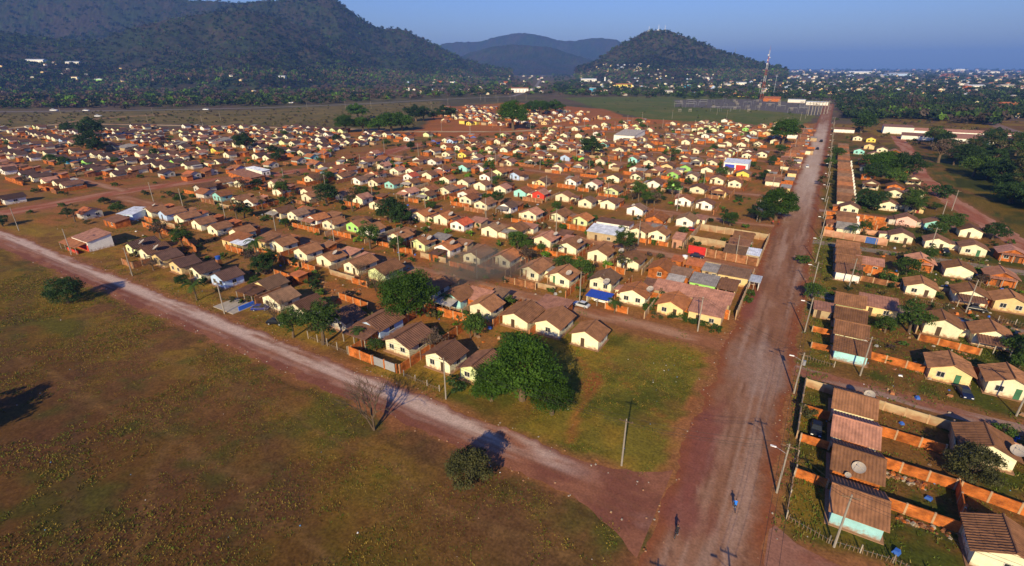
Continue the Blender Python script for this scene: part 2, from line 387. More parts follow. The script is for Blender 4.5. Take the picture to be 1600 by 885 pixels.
# beyond the town
inp = lambda p: inpoly(p, wx + 14*(fbm(X/30, Y/30, 61)-.5), wy + 14*(fbm(X/30, Y/30, 62)-.5))
out_town = inpoly([(-2000, 1500), (-2000, 250), (-700, 205), (-560, 235), (-480, 330), (-330, 372), (-262, 410), (-185, 560), (-150, 620), (-100, 640), (-11, 650), (30, 660), (60, 600), (150, 500), (400, 400), (3000, 200), (3000, 16000), (-16000, 16000)], wx, wy)
fcol = mixc(np.repeat(C(.085,.070,.030)[None], len(X), 0), C(.10,.068,.040), sstep(.4, .6, n4))
fcol = mixc(fcol, C(.12,.10,.035), sstep(.55, .68, n1)*.8)
col = mixc(col, fcol, out_town*1.0)
col = mixc(col, mixc(np.repeat(C(.115,.090,.028)[None], len(X), 0), C(.17,.12,.036), sstep(.4, .65, n2)), inp(P_DRY)*1.0)
col = mixc(col, mixc(np.repeat((RED*1.0)[None], len(X), 0), GOLD*.9, sstep(.55, .7, n1*.6+n2*.4)*.7), np.maximum(inp(P_RED), inp(P_CLUST)*.9)*1.0)
col = mixc(col, mixc(np.repeat(C(.085,.105,.018)[None], len(X), 0), C(.12,.115,.026), sstep(.4, .62, n1*.6+n2*.4)), inp(P_FIELD)*1.0)
col = mixc(col, C(.115,.10,.085)*np.ones((len(X), 1)), inp(P_SUB)*1.0)
col = mixc(col, mixc(np.repeat((GOLD*.8)[None], len(X), 0), BROWN, sstep(.45, .6, n2)), inp([at(1300, 196), at(1400, 186), at(1640, 190), at(1640, 230), at(1460, 225), at(1330, 226)])*.9)
col = mixc(col, mixc(np.repeat((GREEN*.7)[None], len(X), 0), GOLD*.7, sstep(.5, .62, n2)*.7), inp(P_RWOOD)*1.0)
col = mixc(col, mixc(np.repeat((GOLD*.55)[None], len(X), 0), GREEN*.7, sstep(.48, .6, n2)), inp([at(1452, 272), at(1560, 322), at(1640, 345), at(1640, 410), at(1560, 352)])*.9)
# the open field in front: bare red-brown scars towards the junction and the frame's foot
fr = (wy < 49.5)*(wx < MAIN_A)*1.0
col = mixc(col, DRY*1.25, fr*sstep(14, 38, wy)*sstep(.36, .58, n2*.5+n3*.5)*.75*sstep(-20, -60, wx))
col = mixc(col, DRY*1.15, fr*sstep(-95, -150, wx)*sstep(.40, .60, n2)*.7)
scar = sstep(.53, .68, fbm(X/16, Y/24, 71)*.7 + n3*.3)
col = mixc(col, C(.135,.058,.024), fr*scar*.85)
scar2 = np.maximum(sstep(30, 10, np.hypot(X - at(880, 800)[0], (Y - at(880, 800)[1])*1.2) + 14*(n2-.5)), sstep(9, 3, np.hypot(X - at(400, 790)[0], Y - at(400, 790)[1]) + 8*(n2-.5)))
col = mixc(col, C(.130,.058,.024), fr*scar2*.7)
col = mixc(col, C(.062,.078,.010), fr*sstep(.50, .66, fbm(X/20, Y/12, 79)*.55 + n3*.45)*.6)
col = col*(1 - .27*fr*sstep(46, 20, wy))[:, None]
rut = sstep(.62, .75, vn(X/60 + Y/14*.3, (Y*.55 + X*.22)/2.4, 77))
col = mixc(col, C(.085,.045,.022), fr*rut*.35)
ditch = np.abs(wy - 46.6 - 1.0*(fbm(X/40, X*0, 91)-.5))
col = mixc(col, C(.070,.040,.014), fr*sstep(.9, .2, ditch)*.6)
for i, pl in enumerate([[at(120, 500), at(330, 590), at(560, 700)], [at(20, 560), at(300, 700), at(520, 880)], [at(585, 690), at(700, 800), at(900, 885)], [at(250, 640), at(240, 760), at(180, 885)]]):
    dd = seg_d(wx, wy, pl); col = mixc(col, C(.175,.095,.032), fr*sstep(1.0, .25, dd + .9*(n3-.5))*.5)
col = col*(1 + .5*(fbm(X/1.7, Y/1.7, 95)-.5))[:, None]*(1 + .35*(n4-.5))[:, None]
Z = 0.22*(fbm(X/14, Y/14, 81)-.5)*(Y < 48)*sstep(48, 40, Y)*(X < -11)
nx_, ny_ = len(gx), len(gy)
ii = (np.arange(ny_-1)[:, None]*nx_ + np.arange(nx_-1)[None]).ravel()
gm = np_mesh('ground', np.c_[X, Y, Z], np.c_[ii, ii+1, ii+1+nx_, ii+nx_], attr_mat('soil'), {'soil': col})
structure('ground', gm)

# ------------------------------------------------------------------ roads: sheets with ragged edges, pale wheel tracks and red patches
def ribbon(name, pts, w, z, colf, step=2.0, nc=9, rag=.7, seed=0, flare=None):
    pts = [np.array(p, float) for p in pts]
    S, out = [], []
    for a, b in zip(pts[:-1], pts[1:]):
        n = max(1, int(np.linalg.norm(b-a)/step))
        out += [a + (b-a)*i/n for i in range(n)]
    out.append(pts[-1]); P_ = np.array(out)
    if len(pts) > 2:
        for _ in range(6): P_[1:-1] = (P_[:-2] + 2*P_[1:-1] + P_[2:])/4
    T = np.gradient(P_, axis=0); T /= np.linalg.norm(T, axis=1)[:, None]
    Nn = np.c_[-T[:, 1], T[:, 0]]
    s = np.r_[0, np.cumsum(np.linalg.norm(np.diff(P_, axis=0), axis=1))]
    t = np.linspace(-1, 1, nc)
    hw = w/2 + (flare(s, P_) if flare else 0)
    e0 = rag*(fbm(s/5, s*0, seed+1)*2-1) + rag*.5*(vn(s/1.1, s*0, seed+5)*2-1); e1 = rag*(fbm(s/5, s*0+9, seed+2)*2-1) + rag*.5*(vn(s/1.1, s*0, seed+6)*2-1)
    off = t[None]*(np.reshape(hw, (-1, 1))*np.ones((len(s), 1)) + np.where(t[None] < 0, e0[:, None], e1[:, None]))
    V = P_[:, None, :] + Nn[:, None, :]*off[:, :, None]
    k = len(s)
    V = np.c_[V.reshape(-1, 2), np.full(k*nc, z)]
    cc = colf(np.repeat(s, nc), np.tile(t, k), V[:, 0], V[:, 1])
    ii = (np.arange(k-1)[:, None]*nc + np.arange(nc-1)[None]).ravel()
    me = np_mesh(name, V, np.c_[ii, ii+1, ii+1+nc, ii+nc], attr_mat('road_soil', .95, (.7, 3.1), .19, .12), {'soil': cc})
    return structure(name, me)
G0, G1, G2 = C(.235,.108,.056), C(.31,.172,.108), C(.225,.074,.030)
def main_col(s, t, x, y):
    n, m_ = fbm(x/4, y/18, 101), fbm(x/2, y/6, 103)
    c = mixc(np.repeat(G0[None], len(s), 0), G1, sstep(.42, .66, n*.6+m_*.4)*sstep(1.0, .55, np.abs(t))*.8)
    rut_ = sstep(.52, .74, vn(x/.55, y/16, 141)*.7 + vn(x/.3, y/5, 142)*.3)
    c = mixc(c, C(.17,.078,.042), rut_*.8*sstep(1.05, .75, np.abs(t)))
    c = mixc(c, C(.36,.23,.16), sstep(.60, .80, vn((x+3)/.7, y/22, 143))*.6*sstep(.9, .6, np.abs(t)))
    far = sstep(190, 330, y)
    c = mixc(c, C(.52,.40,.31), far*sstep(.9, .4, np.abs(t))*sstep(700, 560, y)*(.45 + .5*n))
    c = mixc(c, G2, sstep(.62, .98, np.abs(t) + .5*(m_-.5)))
    for (a, b, r, q) in ((-6.5, 70, 3.0, 14), (-7, 130, 2.2, 16), (-6, 55, 4, 5)):
        c = mixc(c, C(.20,.062,.045), sstep(1.15, .45, np.hypot((x-a)/r, (y-b)/q) + .9*(m_-.5))*.75)
    c = mixc(c, C(.34,.25,.20), sstep(1.2, .3, np.hypot((x+1.5)/5, (y-100)/13) + 1.6*(m_-.5))*.45)
    return c
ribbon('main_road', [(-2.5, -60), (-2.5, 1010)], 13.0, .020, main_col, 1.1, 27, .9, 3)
def r1_col(s, t, x, y):
    n, m_ = fbm(x/9, y/1.3, 111), fbm(x/5, y/2.5, 113)
    c = mixc(np.repeat(C(.26,.105,.058)[None], len(s), 0), C(.185,.068,.042), sstep(.4, .6, m_))
    tr = sstep(.66, .2, np.abs(t - .40 + .12*(fbm(x/25, y*0, 115)-.5)))*sstep(.22, .48, n*.65+m_*.35)
    c = mixc(c, C(.50,.36,.285), tr*sstep(-16, -30, x)*.95)
    c = mixc(c, C(.20,.082,.045), sstep(.56, .76, vn(y/.5, x/18, 145)*.7 + vn(y/.3, x/5, 146)*.3)*.6)
    tr2 = sstep(.2, .05, np.abs(t + .35))*sstep(.42, .6, n)
    return mixc(c, C(.34,.20,.15), tr2*.6)
ribbon('front_road', [(-430, 53.5), (-9.2, 53.5)], 7.4, .016, r1_col, 1.2, 19, .9, 4, flare=lambda s, P_: 5.0*np.clip((P_[:, 0]+22)/13, 0, 1)**2)
ribbon('side_road', [(4.2, 53.0), (140, 53.0)], 7.6, .016, lambda s, t, x, y: mixc(np.repeat(C(.225,.082,.045)[None], len(s), 0), C(.27,.125,.080), sstep(.45, .65, fbm(x/6, y/2, 117))), 1.5, 9, .8, 5, flare=lambda s, P_: 2.5*np.clip((14-P_[:, 0])/10, 0, 1)**2)
def st_col(s, t, x, y):
    n = fbm(x/10, y/1.4, 121)
    c = mixc(np.repeat(C(.275,.112,.050)[None], len(s), 0), C(.37,.20,.115), sstep(.42, .62, n)*sstep(1, .4, np.abs(t)))
    return mixc(c, C(.21,.095,.038), sstep(.6, 1, np.abs(t) + .4*(fbm(x/3, y/3, 123)-.5)))
for k, s in enumerate(STREETS):
    xl = -274 if k == 0 else -252 if s < 320 else (-262 + (s-345)*.5 if s < 560 else -180)
    ribbon('dirt_street', [(xl, s), (-9.1, s)], 6.2, .014, st_col, 2.5, 7, .8, 20+k)
ribbon('dirt_street', [(-560, 116), (-284, 112)], 6.0, .012, st_col, 3, 7, .8, 41)
ribbon('cross_street', CROSS, 11, .008, lambda s, t, x, y: mixc(np.repeat(C(.285,.088,.042)[None], len(s), 0), C(.36,.17,.10), sstep(.45, .65, fbm(x/3, y/9, 127))), 2.5, 9, 1.2, 42)
for k, (s, w) in enumerate(RST):
    pale = k in (1, 2)
    ribbon('side_street', [(4.1, s), (66, s - (1.5 if k else 2.5))], w, .014, lambda s_, t, x, y: mixc(np.repeat((C(.21,.165,.115) if pale else C(.25,.10,.055))[None], len(s_), 0), C(.30,.20,.15), sstep(.45, .65, fbm(x/6, y/1.2, 131))*.8), 1.5, 7, .4, 50+k)
ribbon('diagonal_road', DIAG, 8.5, .010, lambda s, t, x, y: mixc(np.repeat(C(.285,.098,.052)[None], len(s), 0), C(.36,.175,.11), sstep(.42, .62, fbm(x/2.5, y/8, 133))), 2.5, 9, 1.0, 60)
ribbon('highway', HWY, 10, .05, lambda s, t, x, y: np.repeat(C(.20,.175,.155)[None], len(s), 0), 8, 5, .3, 61)
ribbon('sandy_track', BEIGE, 9, .04, lambda s, t, x, y: mixc(np.repeat(C(.42,.29,.155)[None], len(s), 0), C(.30,.16,.08), sstep(.5, .7, fbm(x/12, y/12, 135))), 5, 5, 1.2, 62)
ribbon('sandy_track', BEIGE2, 9, .036, lambda s, t, x, y: np.repeat(C(.34,.19,.09)[None], len(s), 0), 5, 5, 1.2, 63)
ribbon('far_street', [at(1545, 192), at(1580, 205), at(1640, 225)], 12, .04, lambda s, t, x, y: np.repeat(C(.20,.13,.11)[None], len(s), 0), 6, 5, .6, 64)

# ------------------------------------------------------------------ hills: crest lines read off the photograph, each at its own distance
HILLV = []
HILL_M = attr_mat('hill_cover', .95, (.02, .09), .28, .0)
def hill(name, crest, d0, d1, wf, wb, colr, seed, rough=5.0, n=150, nt=60, peaked=1.25):
    """crest: (x, y) of the skyline; distance runs from d0 to d1 along it; wf, wb how far the slope falls towards and away from the camera"""
    xs = np.array([c[0] for c in crest], float); ys = np.array([c[1] for c in crest], float)
    X_ = np.linspace(xs[0], xs[-1], n); Y_ = np.interp(X_, xs, ys) + (3.0 if name == 'hill' else 0)
    f = np.linspace(0, 1, n); D = d0 + (d1-d0)*f
    P_ = np.array([ray(a, b, d) for a, b, d in zip(X_, Y_, D)])
    h = np.maximum(P_[:, 2], 0)
    g = P_[:, :2]/np.linalg.norm(P_[:, :2], axis=1)[:, None]
    t = np.concatenate([-np.linspace(1, 0, nt)**1.0, np.linspace(0, 1, nt//3)[1:]])
    wid = np.where(t < 0, wf, wb)
    V = P_[:, None, :2] + g[:, None]*(t*wid)[None, :, None]*(0.35 + .65*(h/h.max())[:, None, None])
    prof = np.where(t < 0, (1-np.abs(t))**peaked, np.cos(np.abs(t)*math.pi/2)**1.5)
    x, y = V[..., 0].ravel(), V[..., 1].ravel()
    ridg = np.abs(fbm(x/(wf*.28), y/(wf*.28), seed)-.5)*2
    inner = (np.abs(t)[None]*np.ones((n, 1))).ravel()
    z = (h[:, None]*prof[None]).ravel()
    z = z*(1 - .40*sstep(0, .25, inner)*(1-ridg)*sstep(1, .6, inner)) + rough*(vn(x/9, y/9, seed+3)-.35)*sstep(0, 12, z)+ .5*rough*(fbm(x/28, y/28, seed+4)-.5)*sstep(0, 12, z)
    z = np.where(inner > .97, z - 6, z)
    HILLV.append((name, x, y, z, inner, np.repeat(D, len(t))))
    m_ = fbm(x/160, y/160, seed+5)*.5 + fbm(x/40, y/40, seed+6)*.3 + vn(x/11, y/11, seed+9)*.2
    c = mixc(np.repeat(np.array(colr[0])[None], len(x), 0), np.array(colr[1]), sstep(.38, .62, m_))
    c = mixc(c, np.array(colr[2]), sstep(.56, .68, fbm(x/70, y/70, seed+7)*.6 + vn(x/12, y/12, seed+10)*.4)*.7)
    q = len(t); ii = (np.arange(n-1)[:, None]*q + np.arange(q-1)[None]).ravel()
    return structure(name, np_mesh(name, np.c_[x, y, z], np.c_[ii, ii+q, ii+q+1, ii+1], HILL_M, {'soil': c}))
CV = ((.020,.027,.014), (.040,.031,.022), (.028,.044,.012))
hill('hill', [(330, 18), (360, 6), (400, 2), (425, 0), (440, -3), (470, -8), (500, -6), (525, -2), (545, 12), (560, 24), (580, 36), (600, 43), (625, 43), (640, 48), (655, 56), (680, 68), (705, 81), (730, 92), (760, 100), (800, 106)], 2900, 3000, 1250, 700, CV, 201, 7.0, 260, 130)
hill('hill', [(-260, 20), (-100, 6), (0, -6), (120, -12), (200, -10), (300, -2), (380, 2), (420, -3), (470, 20), (560, 70)], 3700, 3500, 1500, 800, CV, 211, 9, 200, 80)
hill('hill', [(-200, 40), (-60, 42), (60, 55), (150, 62), (210, 40), (270, 26), (330, 18), (380, 12), (430, 24), (480, 42), (540, 66), (600, 86), (660, 100), (720, 106)], 2550, 2450, 950, 500, CV, 221, 6.5, 240, 110, 1.15)
hill('hill', [(900, 104), (925, 97), (945, 84), (965, 70), (985, 60), (1005, 49), (1020, 45), (1045, 46), (1062, 52), (1085, 60), (1105, 68), (1120, 76), (1135, 81), (1150, 84), (1175, 93), (1200, 99), (1230, 106)], 2750, 2700, 560, 420, ((.026,.030,.016), (.046,.036,.025), (.030,.044,.014)), 231, 7, 190, 90, .95)
hill('far_hill', [(640, 106), (690, 69), (715, 66), (750, 66), (775, 58), (800, 53), (820, 52), (845, 56), (870, 63), (895, 65), (915, 61), (940, 60), (965, 63), (985, 75), (1010, 100)], 7000, 7000, 1800, 1200, CV, 241, 12, 110, 30)
hill('far_hill', [(690, 106), (730, 84), (770, 73), (800, 70), (830, 72), (860, 74), (890, 84), (930, 96), (960, 106)], 5000, 5000, 1100, 800, CV, 251, 9, 90, 30)

def hill_at(x, y, tol=3.0):
    """nearest point of a hillside seen at pixel x, y"""
    best = None
    for (nm, hx, hy, hz, inn, D) in HILLV:
        if nm != 'hill': continue
        X_, Y_, Z_ = hx*_cy + hy*_sy, -hx*_sy + hy*_cy, hz - CAM_H
        dep, up = Y_*_cp - Z_*_sp, Y_*_sp + Z_*_cp
        px_, py_ = 800 + F_PX*X_/dep, 442.5 - F_PX*up/dep
        ok = np.flatnonzero((np.abs(px_-x) < 5) & (np.abs(py_-y) < tol) & (hz > .5))
        if len(ok):
            i = ok[np.argmin(np.hypot(hx[ok], hy[ok]))]
            if best is None or math.hypot(hx[i], hy[i]) < math.hypot(best[0], best[1]): best = (hx[i], hy[i], hz[i])
    return best

# ------------------------------------------------------------------ the dry season's haze
HB = MB(); HB.box(-19500, -19500, -1.5, 19500, 19500, 480)
hm = bpy.data.materials.new('haze'); hm.use_nodes = True
hn = hm.node_tree.nodes; hn.clear()
ho, hv = hn.new('ShaderNodeOutputMaterial'), hn.new('ShaderNodeVolumePrincipled')
hv.inputs['Color'].default_value = (0.20, 0.43, 1.0, 1); hv.inputs['Density'].default_value = 0.000095; hv.inputs['Anisotropy'].default_value = 0.0
hm.node_tree.links.new(hv.outputs[0], ho.inputs['Volume'])
tag(obj('haze', HB.mesh('haze', hm)), kind='stuff')

# ------------------------------------------------------------------ houses
W_, L_, EH, RH = 6.2, 5.6, 2.65, 4.0        # the estate's standard house: gable width, length, eaves, ridge
def wall_mesh(c, kind):
    def f():
        b = MB(); h = W_/2
        if kind == 'C':     # front corner recessed as a porch under the roof
            b.box(-h, 1.3, -.2, -.85, L_, EH); b.box(-.85, 0, -.2, h, L_, EH)
            b.ext_y([(-h, EH), (h, EH), (0, RH)], 0, L_)
        else:
            b.ext_y([(-h, -.2), (h, -.2), (h, EH), (0, RH), (-h, EH)], 0, L_)
        return b.mesh('wall', wall_mat(c))
    return cached(('wall', c, kind), f)
def roof_mesh(c, near, hw=W_/2+.62, y0=-.5, y1=L_+.45, rh=RH, slope=(RH-EH)/(W_/2)):
    def f():
        b = MB(); ze = rh - slope*hw
        for s in (-1, 1):
            lo = [(0, y0, rh), (s*hw, y0, ze), (s*hw, y1, ze), (0, y1, rh)]
            hi = [(p[0], p[1], p[2]+.09) for p in lo]
            if s > 0: lo, hi = lo[::-1], hi[::-1]
            b.hull8(lo, hi)
            if near:       # columns of tiles standing proud of the slab, in three overlapping courses
                n = int((y1-y0)/.42)
                for k in range(n):
                    a = y0 + (y1-y0)*(k+.12)/n; e = y0 + (y1-y0)*(k+.88)/n; mid = (a+e)/2
                    for q in range(3):
                        x0, x1 = hw*q/3*s, hw*(q+1.04)/3*s
                        za, zb = rh - slope*abs(x0) + .09, rh - slope*abs(x1) + .12
                        vs = [(x0, a, za), (x0, mid, za+.085), (x0, e, za), (x1, a, zb), (x1, mid, zb+.085), (x1, e, zb)]
                        fs = [(0, 3, 4, 1), (1, 4, 5, 2), (3, 5, 4)]
                        b.add(vs, fs if s < 0 else [t[::-1] for t in fs])
        return b.mesh('roof', roof_mat(c))
    return cached(('roof', c, near, hw, y0, y1, rh), f)
def cap_mesh(c, y0=-.5, y1=L_+.45, rh=RH):
    def f():
        b = MB(); n = 13
        for k in range(n):
            a, e = y0 + (y1-y0)*k/n, y0 + (y1-y0)*(k+1.02)/n
            b.ext_y([(-.17, rh+.06), (.17, rh+.06), (.08, rh+.23), (-.08, rh+.23)], a, e)
        return b.mesh('ridge_cap', roof_mat(c))
    return cached(('cap', c, y0, y1, rh), f)
def win_mesh(w, h):
    def f():
        b = MB(); t = .09
        b.box(-w/2-t, -.05, -t, w/2+t, .03, 0); b.box(-w/2-t, -.05, h, w/2+t, .03, h+t)
        b.box(-w/2-t, -.05, 0, -w/2, .03, h); b.box(w/2, -.05, 0, w/2+t, .03, h); b.box(-.03, -.04, 0, .03, .02, h)
        b.box(-w/2-t-.05, -.12, -t-.05, w/2+t+.05, .02, -t)
        return b.mesh('window', M_FRAME)
    return cached(('win', w, h), f)
def pane_mesh(w, h): return cached(('pane', w, h), lambda: MB().box(-w/2, -.018, 0, w/2, .02, h).mesh('pane', M_PANE))
DOORS = [M_DOOR, mat('door_red', (.25, .04, .03), .6), mat('door_green', (.05, .16, .08), .6), mat('door_blue', (.05, .12, .36), .6), mat('door_white', (.6, .58, .5), .6)]
def door_mesh(i): return cached(('door', i), lambda: MB().box(-.43, -.04, 0, .43, .03, 2.1).mesh('door', DOORS[i]))
def plinth_mesh(): return cached('plinth', lambda: MB().box(-W_/2-.35, -.5, -.2, W_/2+.35, L_+.4, .09).mesh('plinth', mat('plinth', (.30, .165, .09), .9, .25)))
def window(par, x, y, z, w=1.1, h=1.0, rz=0.0):
    o = obj('window', win_mesh(w, h), par, (x, y, z), rz); obj('pane', pane_mesh(w, h), o)
def post_mesh(h, w=.14, m=None): return cached(('post', h, w, m), lambda: MB().box(-w/2, -w/2, -.1, w/2, w/2, h).mesh('post', m or M_CONC))
def leanto(par, w, d, z0, z1, c, posts=True, x=0.0, name='porch_roof'):
    """a lean-to roof in front of the gable: slab from height z1 at the wall down to z0 at its outer edge"""
    def f():
        b = MB(); b.hull8([(-w/2, .0, z1), (w/2, .0, z1), (w/2, -d, z0), (-w/2, -d, z0)][::-1], [(-w/2, .0, z1+.1), (w/2, .0, z1+.1), (w/2, -d, z0+.1), (-w/2, -d, z0+.1)][::-1])
        n = int(w/.5)
        for k in range(n):
            a = -w/2 + w*(k+.3)/n; e = a + w*.4/n
            b.add([(a, 0, z1+.1), (e, 0, z1+.1), (e, -d, z0+.1), (a, -d, z0+.1), ((a+e)/2, 0, z1+.2), ((a+e)/2, -d, z0+.2)], [(0, 4, 5, 3), (4, 1, 2, 5), (3, 5, 2)])
        return b.mesh(name, roof_mat(c))
    o = obj(name, cached((name, w, d, z0, z1, c), f), par, (x, 0, 0))
    if posts:
        for s in (-1, 0, 1) if w > 5 else (-1, 1): obj('post', post_mesh(round(z0, 2), .16), par, (x + s*(w/2-.15), -d+.15, 0))
    return o
def side_lean(par, s, w, dd, rc, wc):
    y0 = L_ - dd; b = MB(); x0, x1 = W_/2 + .01, W_/2 + w; w0, w1 = round(w, 1), round(dd, 1)
    lo = [(x0, y0, -.1), (x1, y0, -.1), (x1, L_, -.1), (x0, L_, -.1)]; hi = [(x0, y0, 2.2), (x1, y0, 1.9), (x1, L_, 1.9), (x0, L_, 2.2)]
    b.hull8(lo, hi); m_ = b.mesh('side_annex', wall_mat(wc)); q = MB(); q.hull8([(x0, y0-.3, 2.24), (x1+.35, y0-.3, 1.9), (x1+.35, L_+.2, 1.9), (x0, L_+.2, 2.24)], [(x0, y0-.3, 2.33), (x1+.35, y0-.3, 1.99), (x1+.35, L_+.2, 1.99), (x0, L_+.2, 2.33)])
    o = obj('side_annex', m_, par); r = obj('annex_roof', q.mesh('annex_roof', roof_mat(rc)), o)
    if s < 0: o.scale = (-1, 1, 1)
N_THINGS = 0
FAR = []       # houses past the three hundredth: joined into one mesh at the end
def house(u, v, c='c', r='n', k='A', rz=0.0, det=None, porch=None):
    d = dist(u, v)
    near, mid = d < 200, d < 330
    h = thing('house', u, v, 0, rz)
    hv = random.Random(int(u*13 + v*7))
    h.scale = (hv.uniform(.95, 1.06), hv.choice((.98, 1.0, 1.04, 1.15, 1.3)), hv.uniform(.96, 1.06)) if rz >= 0 and u < 5 else (hv.uniform(.99, 1.01), 1, hv.uniform(.95, 1.06))
    if rz == 0 and not porch and hv.random() < .30 and d > 110: side_lean(h, hv.choice((-1, 1)), hv.uniform(2.0, 3.0), hv.uniform(2.6, 5), hv.choice('uinzmh'), hv.choice('occd'))
    obj('wall', wall_mesh(c, k), h)
    if near: obj('plinth', plinth_mesh(), h)
    ro = obj('roof', roof_mesh(r, near), h)
    if near: obj('ridge_cap', cap_mesh(r), ro)
    win = (1.1, 1.0) if mid else (1.15, 1.1)
    di = random.choice((0, 0, 0, 0, 1, 2))
    if k == 'A': window(h, -1.45, 0, 1.0, *win); window(h, 1.45, 0, 1.0, *win)
    elif k == 'B': obj('door', door_mesh(0), h, (-.5, 0, 0))
    elif k == 'C':
        window(h, 1.15, 0, 1.0, *win); obj('door', door_mesh(di), h, (-1.7, 1.3, 0)); obj('pillar', post_mesh(EH, .2, M_PLAST if near else M_CONC), h, (-W_/2+.1, .12, 0))
    elif k == 'D': window(h, -1.4, 0, 1.0, *win); obj('door', door_mesh(di), h, (1.2, 0, 0))
    elif k == 'E': window(h, .2, 0, 1.0, *win)
    if mid and k != 'N':
        window(h, W_/2, L_*.5, 1.0, 1.0, .9, math.pi/2)
        if near: window(h, -W_/2, L_*.6, 1.0, 1.0, .9, -math.pi/2)
    if porch: leanto(h, *porch)
    if rz < -1 and v > 204: obj('rear_wall', cached('rearw', lambda: MB().box(-2.6, L_+.5, -.1, -.7, L_+1.7, 2.3).mesh('rear_wall', wall_mat('w'))), h)
    return h

S_DIG = "-214,94b -225,93c -321,98c -332,97c -349,98c -363,98w -395,100c -32,134o -33,114c -42,137c -43,118c -54,115c -63,115c -84,117c -96,118w -106,118l -117,119c -131,120w -139,121g -203,123w -211,122c -226,123t -250,128d -328,135c -334,131c -363,132c -380,133g -398,130T -414,131c -445,136c -463,137c -484,135c -501,135c -52,138c -63,140c -73,142c -87,146P -94,142c -108,142R -118,145c -128,144c -155,148c -168,151c -180,152c -200,149c -228,152c -254,141d -317,158c -334,160g -351,161c -366,162c -42,167c -48,184o -49,167c -72,170l -82,171c -92,167c -128,175c -134,182w -146,183c -154,180c -171,187P -178,181t -187,179c -199,179w -214,181c -227,183b -386,165c -491,167c -512,169b -531,171c -559,174c -573,174c -604,178c -629,180b -38,189w -59,195w -72,199c -81,196c -94,201c -105,199r -114,198t -126,200c -138,201c -149,202c -162,204c -176,207c -182,199R -192,212c -200,208c -334,194c -357,188P -360,201y -393,197c -467,212c -473,209c -37,218w -46,220w -73,236P -79,222l -92,230w -104,231w -136,230b -148,232l -173,235t -217,214c -235,219c -322,224c -332,223c -345,225c -419,234c -435,234c -454,237c -468,237c -519,217B -531,214w -36,245P -46,247c -57,248g -67,248w -80,260c -89,251c -165,240w -201,242w -212,241w -413,238c -33,270c -42,273c -55,275c -65,276g -76,280P -87,280w -101,285c -105,263P -127,263c -161,264c -174,267c -186,266c -201,273y -212,270c -227,273c -327,264c -381,274c -393,273c -401,269c -33,297y -43,300c -52,299c -64,300g -87,306c -99,312t -114,296c -125,295g -138,297b -177,305c -188,304c -200,304c -218,312c -382,307c -399,309c -407,304c -73,334c -114,322c -140,325c -154,334c -167,337c -178,335c -187,330c -201,333c -120,347c -159,358c -216,339c -228,338c -291,345l -40,364c -41,379w -52,385w -53,365c -63,369l -74,369c -84,366c -108,374c -121,378c -135,387c -139,364t -146,384c -176,369c -209,383c -213,370w -90,411c -100,411c -112,407c -162,391c -177,406c -188,400c -203,405c -217,409c -41,429c -51,417c -61,418c -75,436c -85,427c -97,436c -125,413c -85,458w -110,439c -122,443c -53,466b -64,470w -75,470w -90,485c -114,487w -63,493c -88,507l -99,509l -112,506c -50,513c -63,528g -87,536l -76,539c -99,546c -110,540c -135,546c -53,569c -75,566c -99,569c -112,573c"
DIGH = []
import re
for t in S_DIG.split():
    m_ = re.match(r'(-?\d+),(-?\d+)(\w)', t)
    DIGH.append((float(m_[1]), float(m_[2]), m_[3]))
SPEC = []      # (u, v, wall, roof, facade, rz, porch)
def rowno(v): return int(round((v - ROW0)/PITCHV))
rs = random.Random(5)
def facade(front): return rs.choice('AACCD' if front else 'BBBE')
# front row, facing the front road, and the row behind it
for u, v, c, k in [(-182, 68.5, 'l', 'A'), (-172.5, 68, 'c', 'E'), (-163.5, 67.5, 'e', 'A'), (-153, 67, 'e', 'A'), (-143, 67, 'c', 'C'), (-133, 67.5, 'b', 'A'), (-118, 70, 'e', 'A'),
                   (-108, 66, 'c', 'A'), (-98.5, 66, 'c', 'A'), (-86.5, 67, 'd', 'A'), (-77.5, 68.5, 'b', 'A'), (-67, 66, 'c', 'A'), (-56, 65.5, 'c', 'D'), (-47.5, 65.5, 'l', 'A')]:
    SPEC.append((u, v, c, 'm' if u < -100 else 'h', k, 0, (6.4, 4.6, 2.3, 2.7, 'h') if u == -118 else (6.6, 3.6, 2.2, 2.8, 'h') if u == -77.5 else None))
for u, v, c, k in [(-225, 94, 'c', 'B'), (-214.5, 94.5, 'b', 'B'), (-204, 95, 'c', 'B'), (-190.5, 94, 'c', 'B'), (-179.5, 93.5, 'c', 'E'), (-167, 94, 'c', 'N'), (-144, 93.5, 'c', 'B'), (-131, 92.5, 'c', 'E'), (-120.5, 92.5, 'c', 'B'),
                   (-109, 92.5, 'c', 'D'), (-99, 92.5, 'l', 'N'), (-80, 90.5, 'w', 'A'), (-71, 89.5, 'a', 'N'), (-61.5, 88.5, 'c', 'B'), (-52, 88.5, 'c', 'B'), (-44, 89, 'c', 'E'), (-34.8, 88.5, 'c', 'B')]:
    SPEC.append((u, v, c, 'n', k, 0, (5.2, 3.4, 2.2, 2.7, 'z') if u == -71 else None))
for u, v, c in DIGH:
    if v < 96 and u > -230: continue
    k = rowno(v); fr = (k % 2 == 0)
    po = None; fa = facade(fr); ro = rs.choice('nnnmiiu')
    if c == 'P': c = rs.choice('cce'); po = (5.6, 2.8, 2.15, 2.75, rs.choice('nuiz')); fa = 'D'
    if c == 'R': c = 'w'; ro = 'R'; fa = 'A'
    if u < -300: fa = rs.choice('AEB')
    SPEC.append((u, v, c, ro, fa, 0, po))
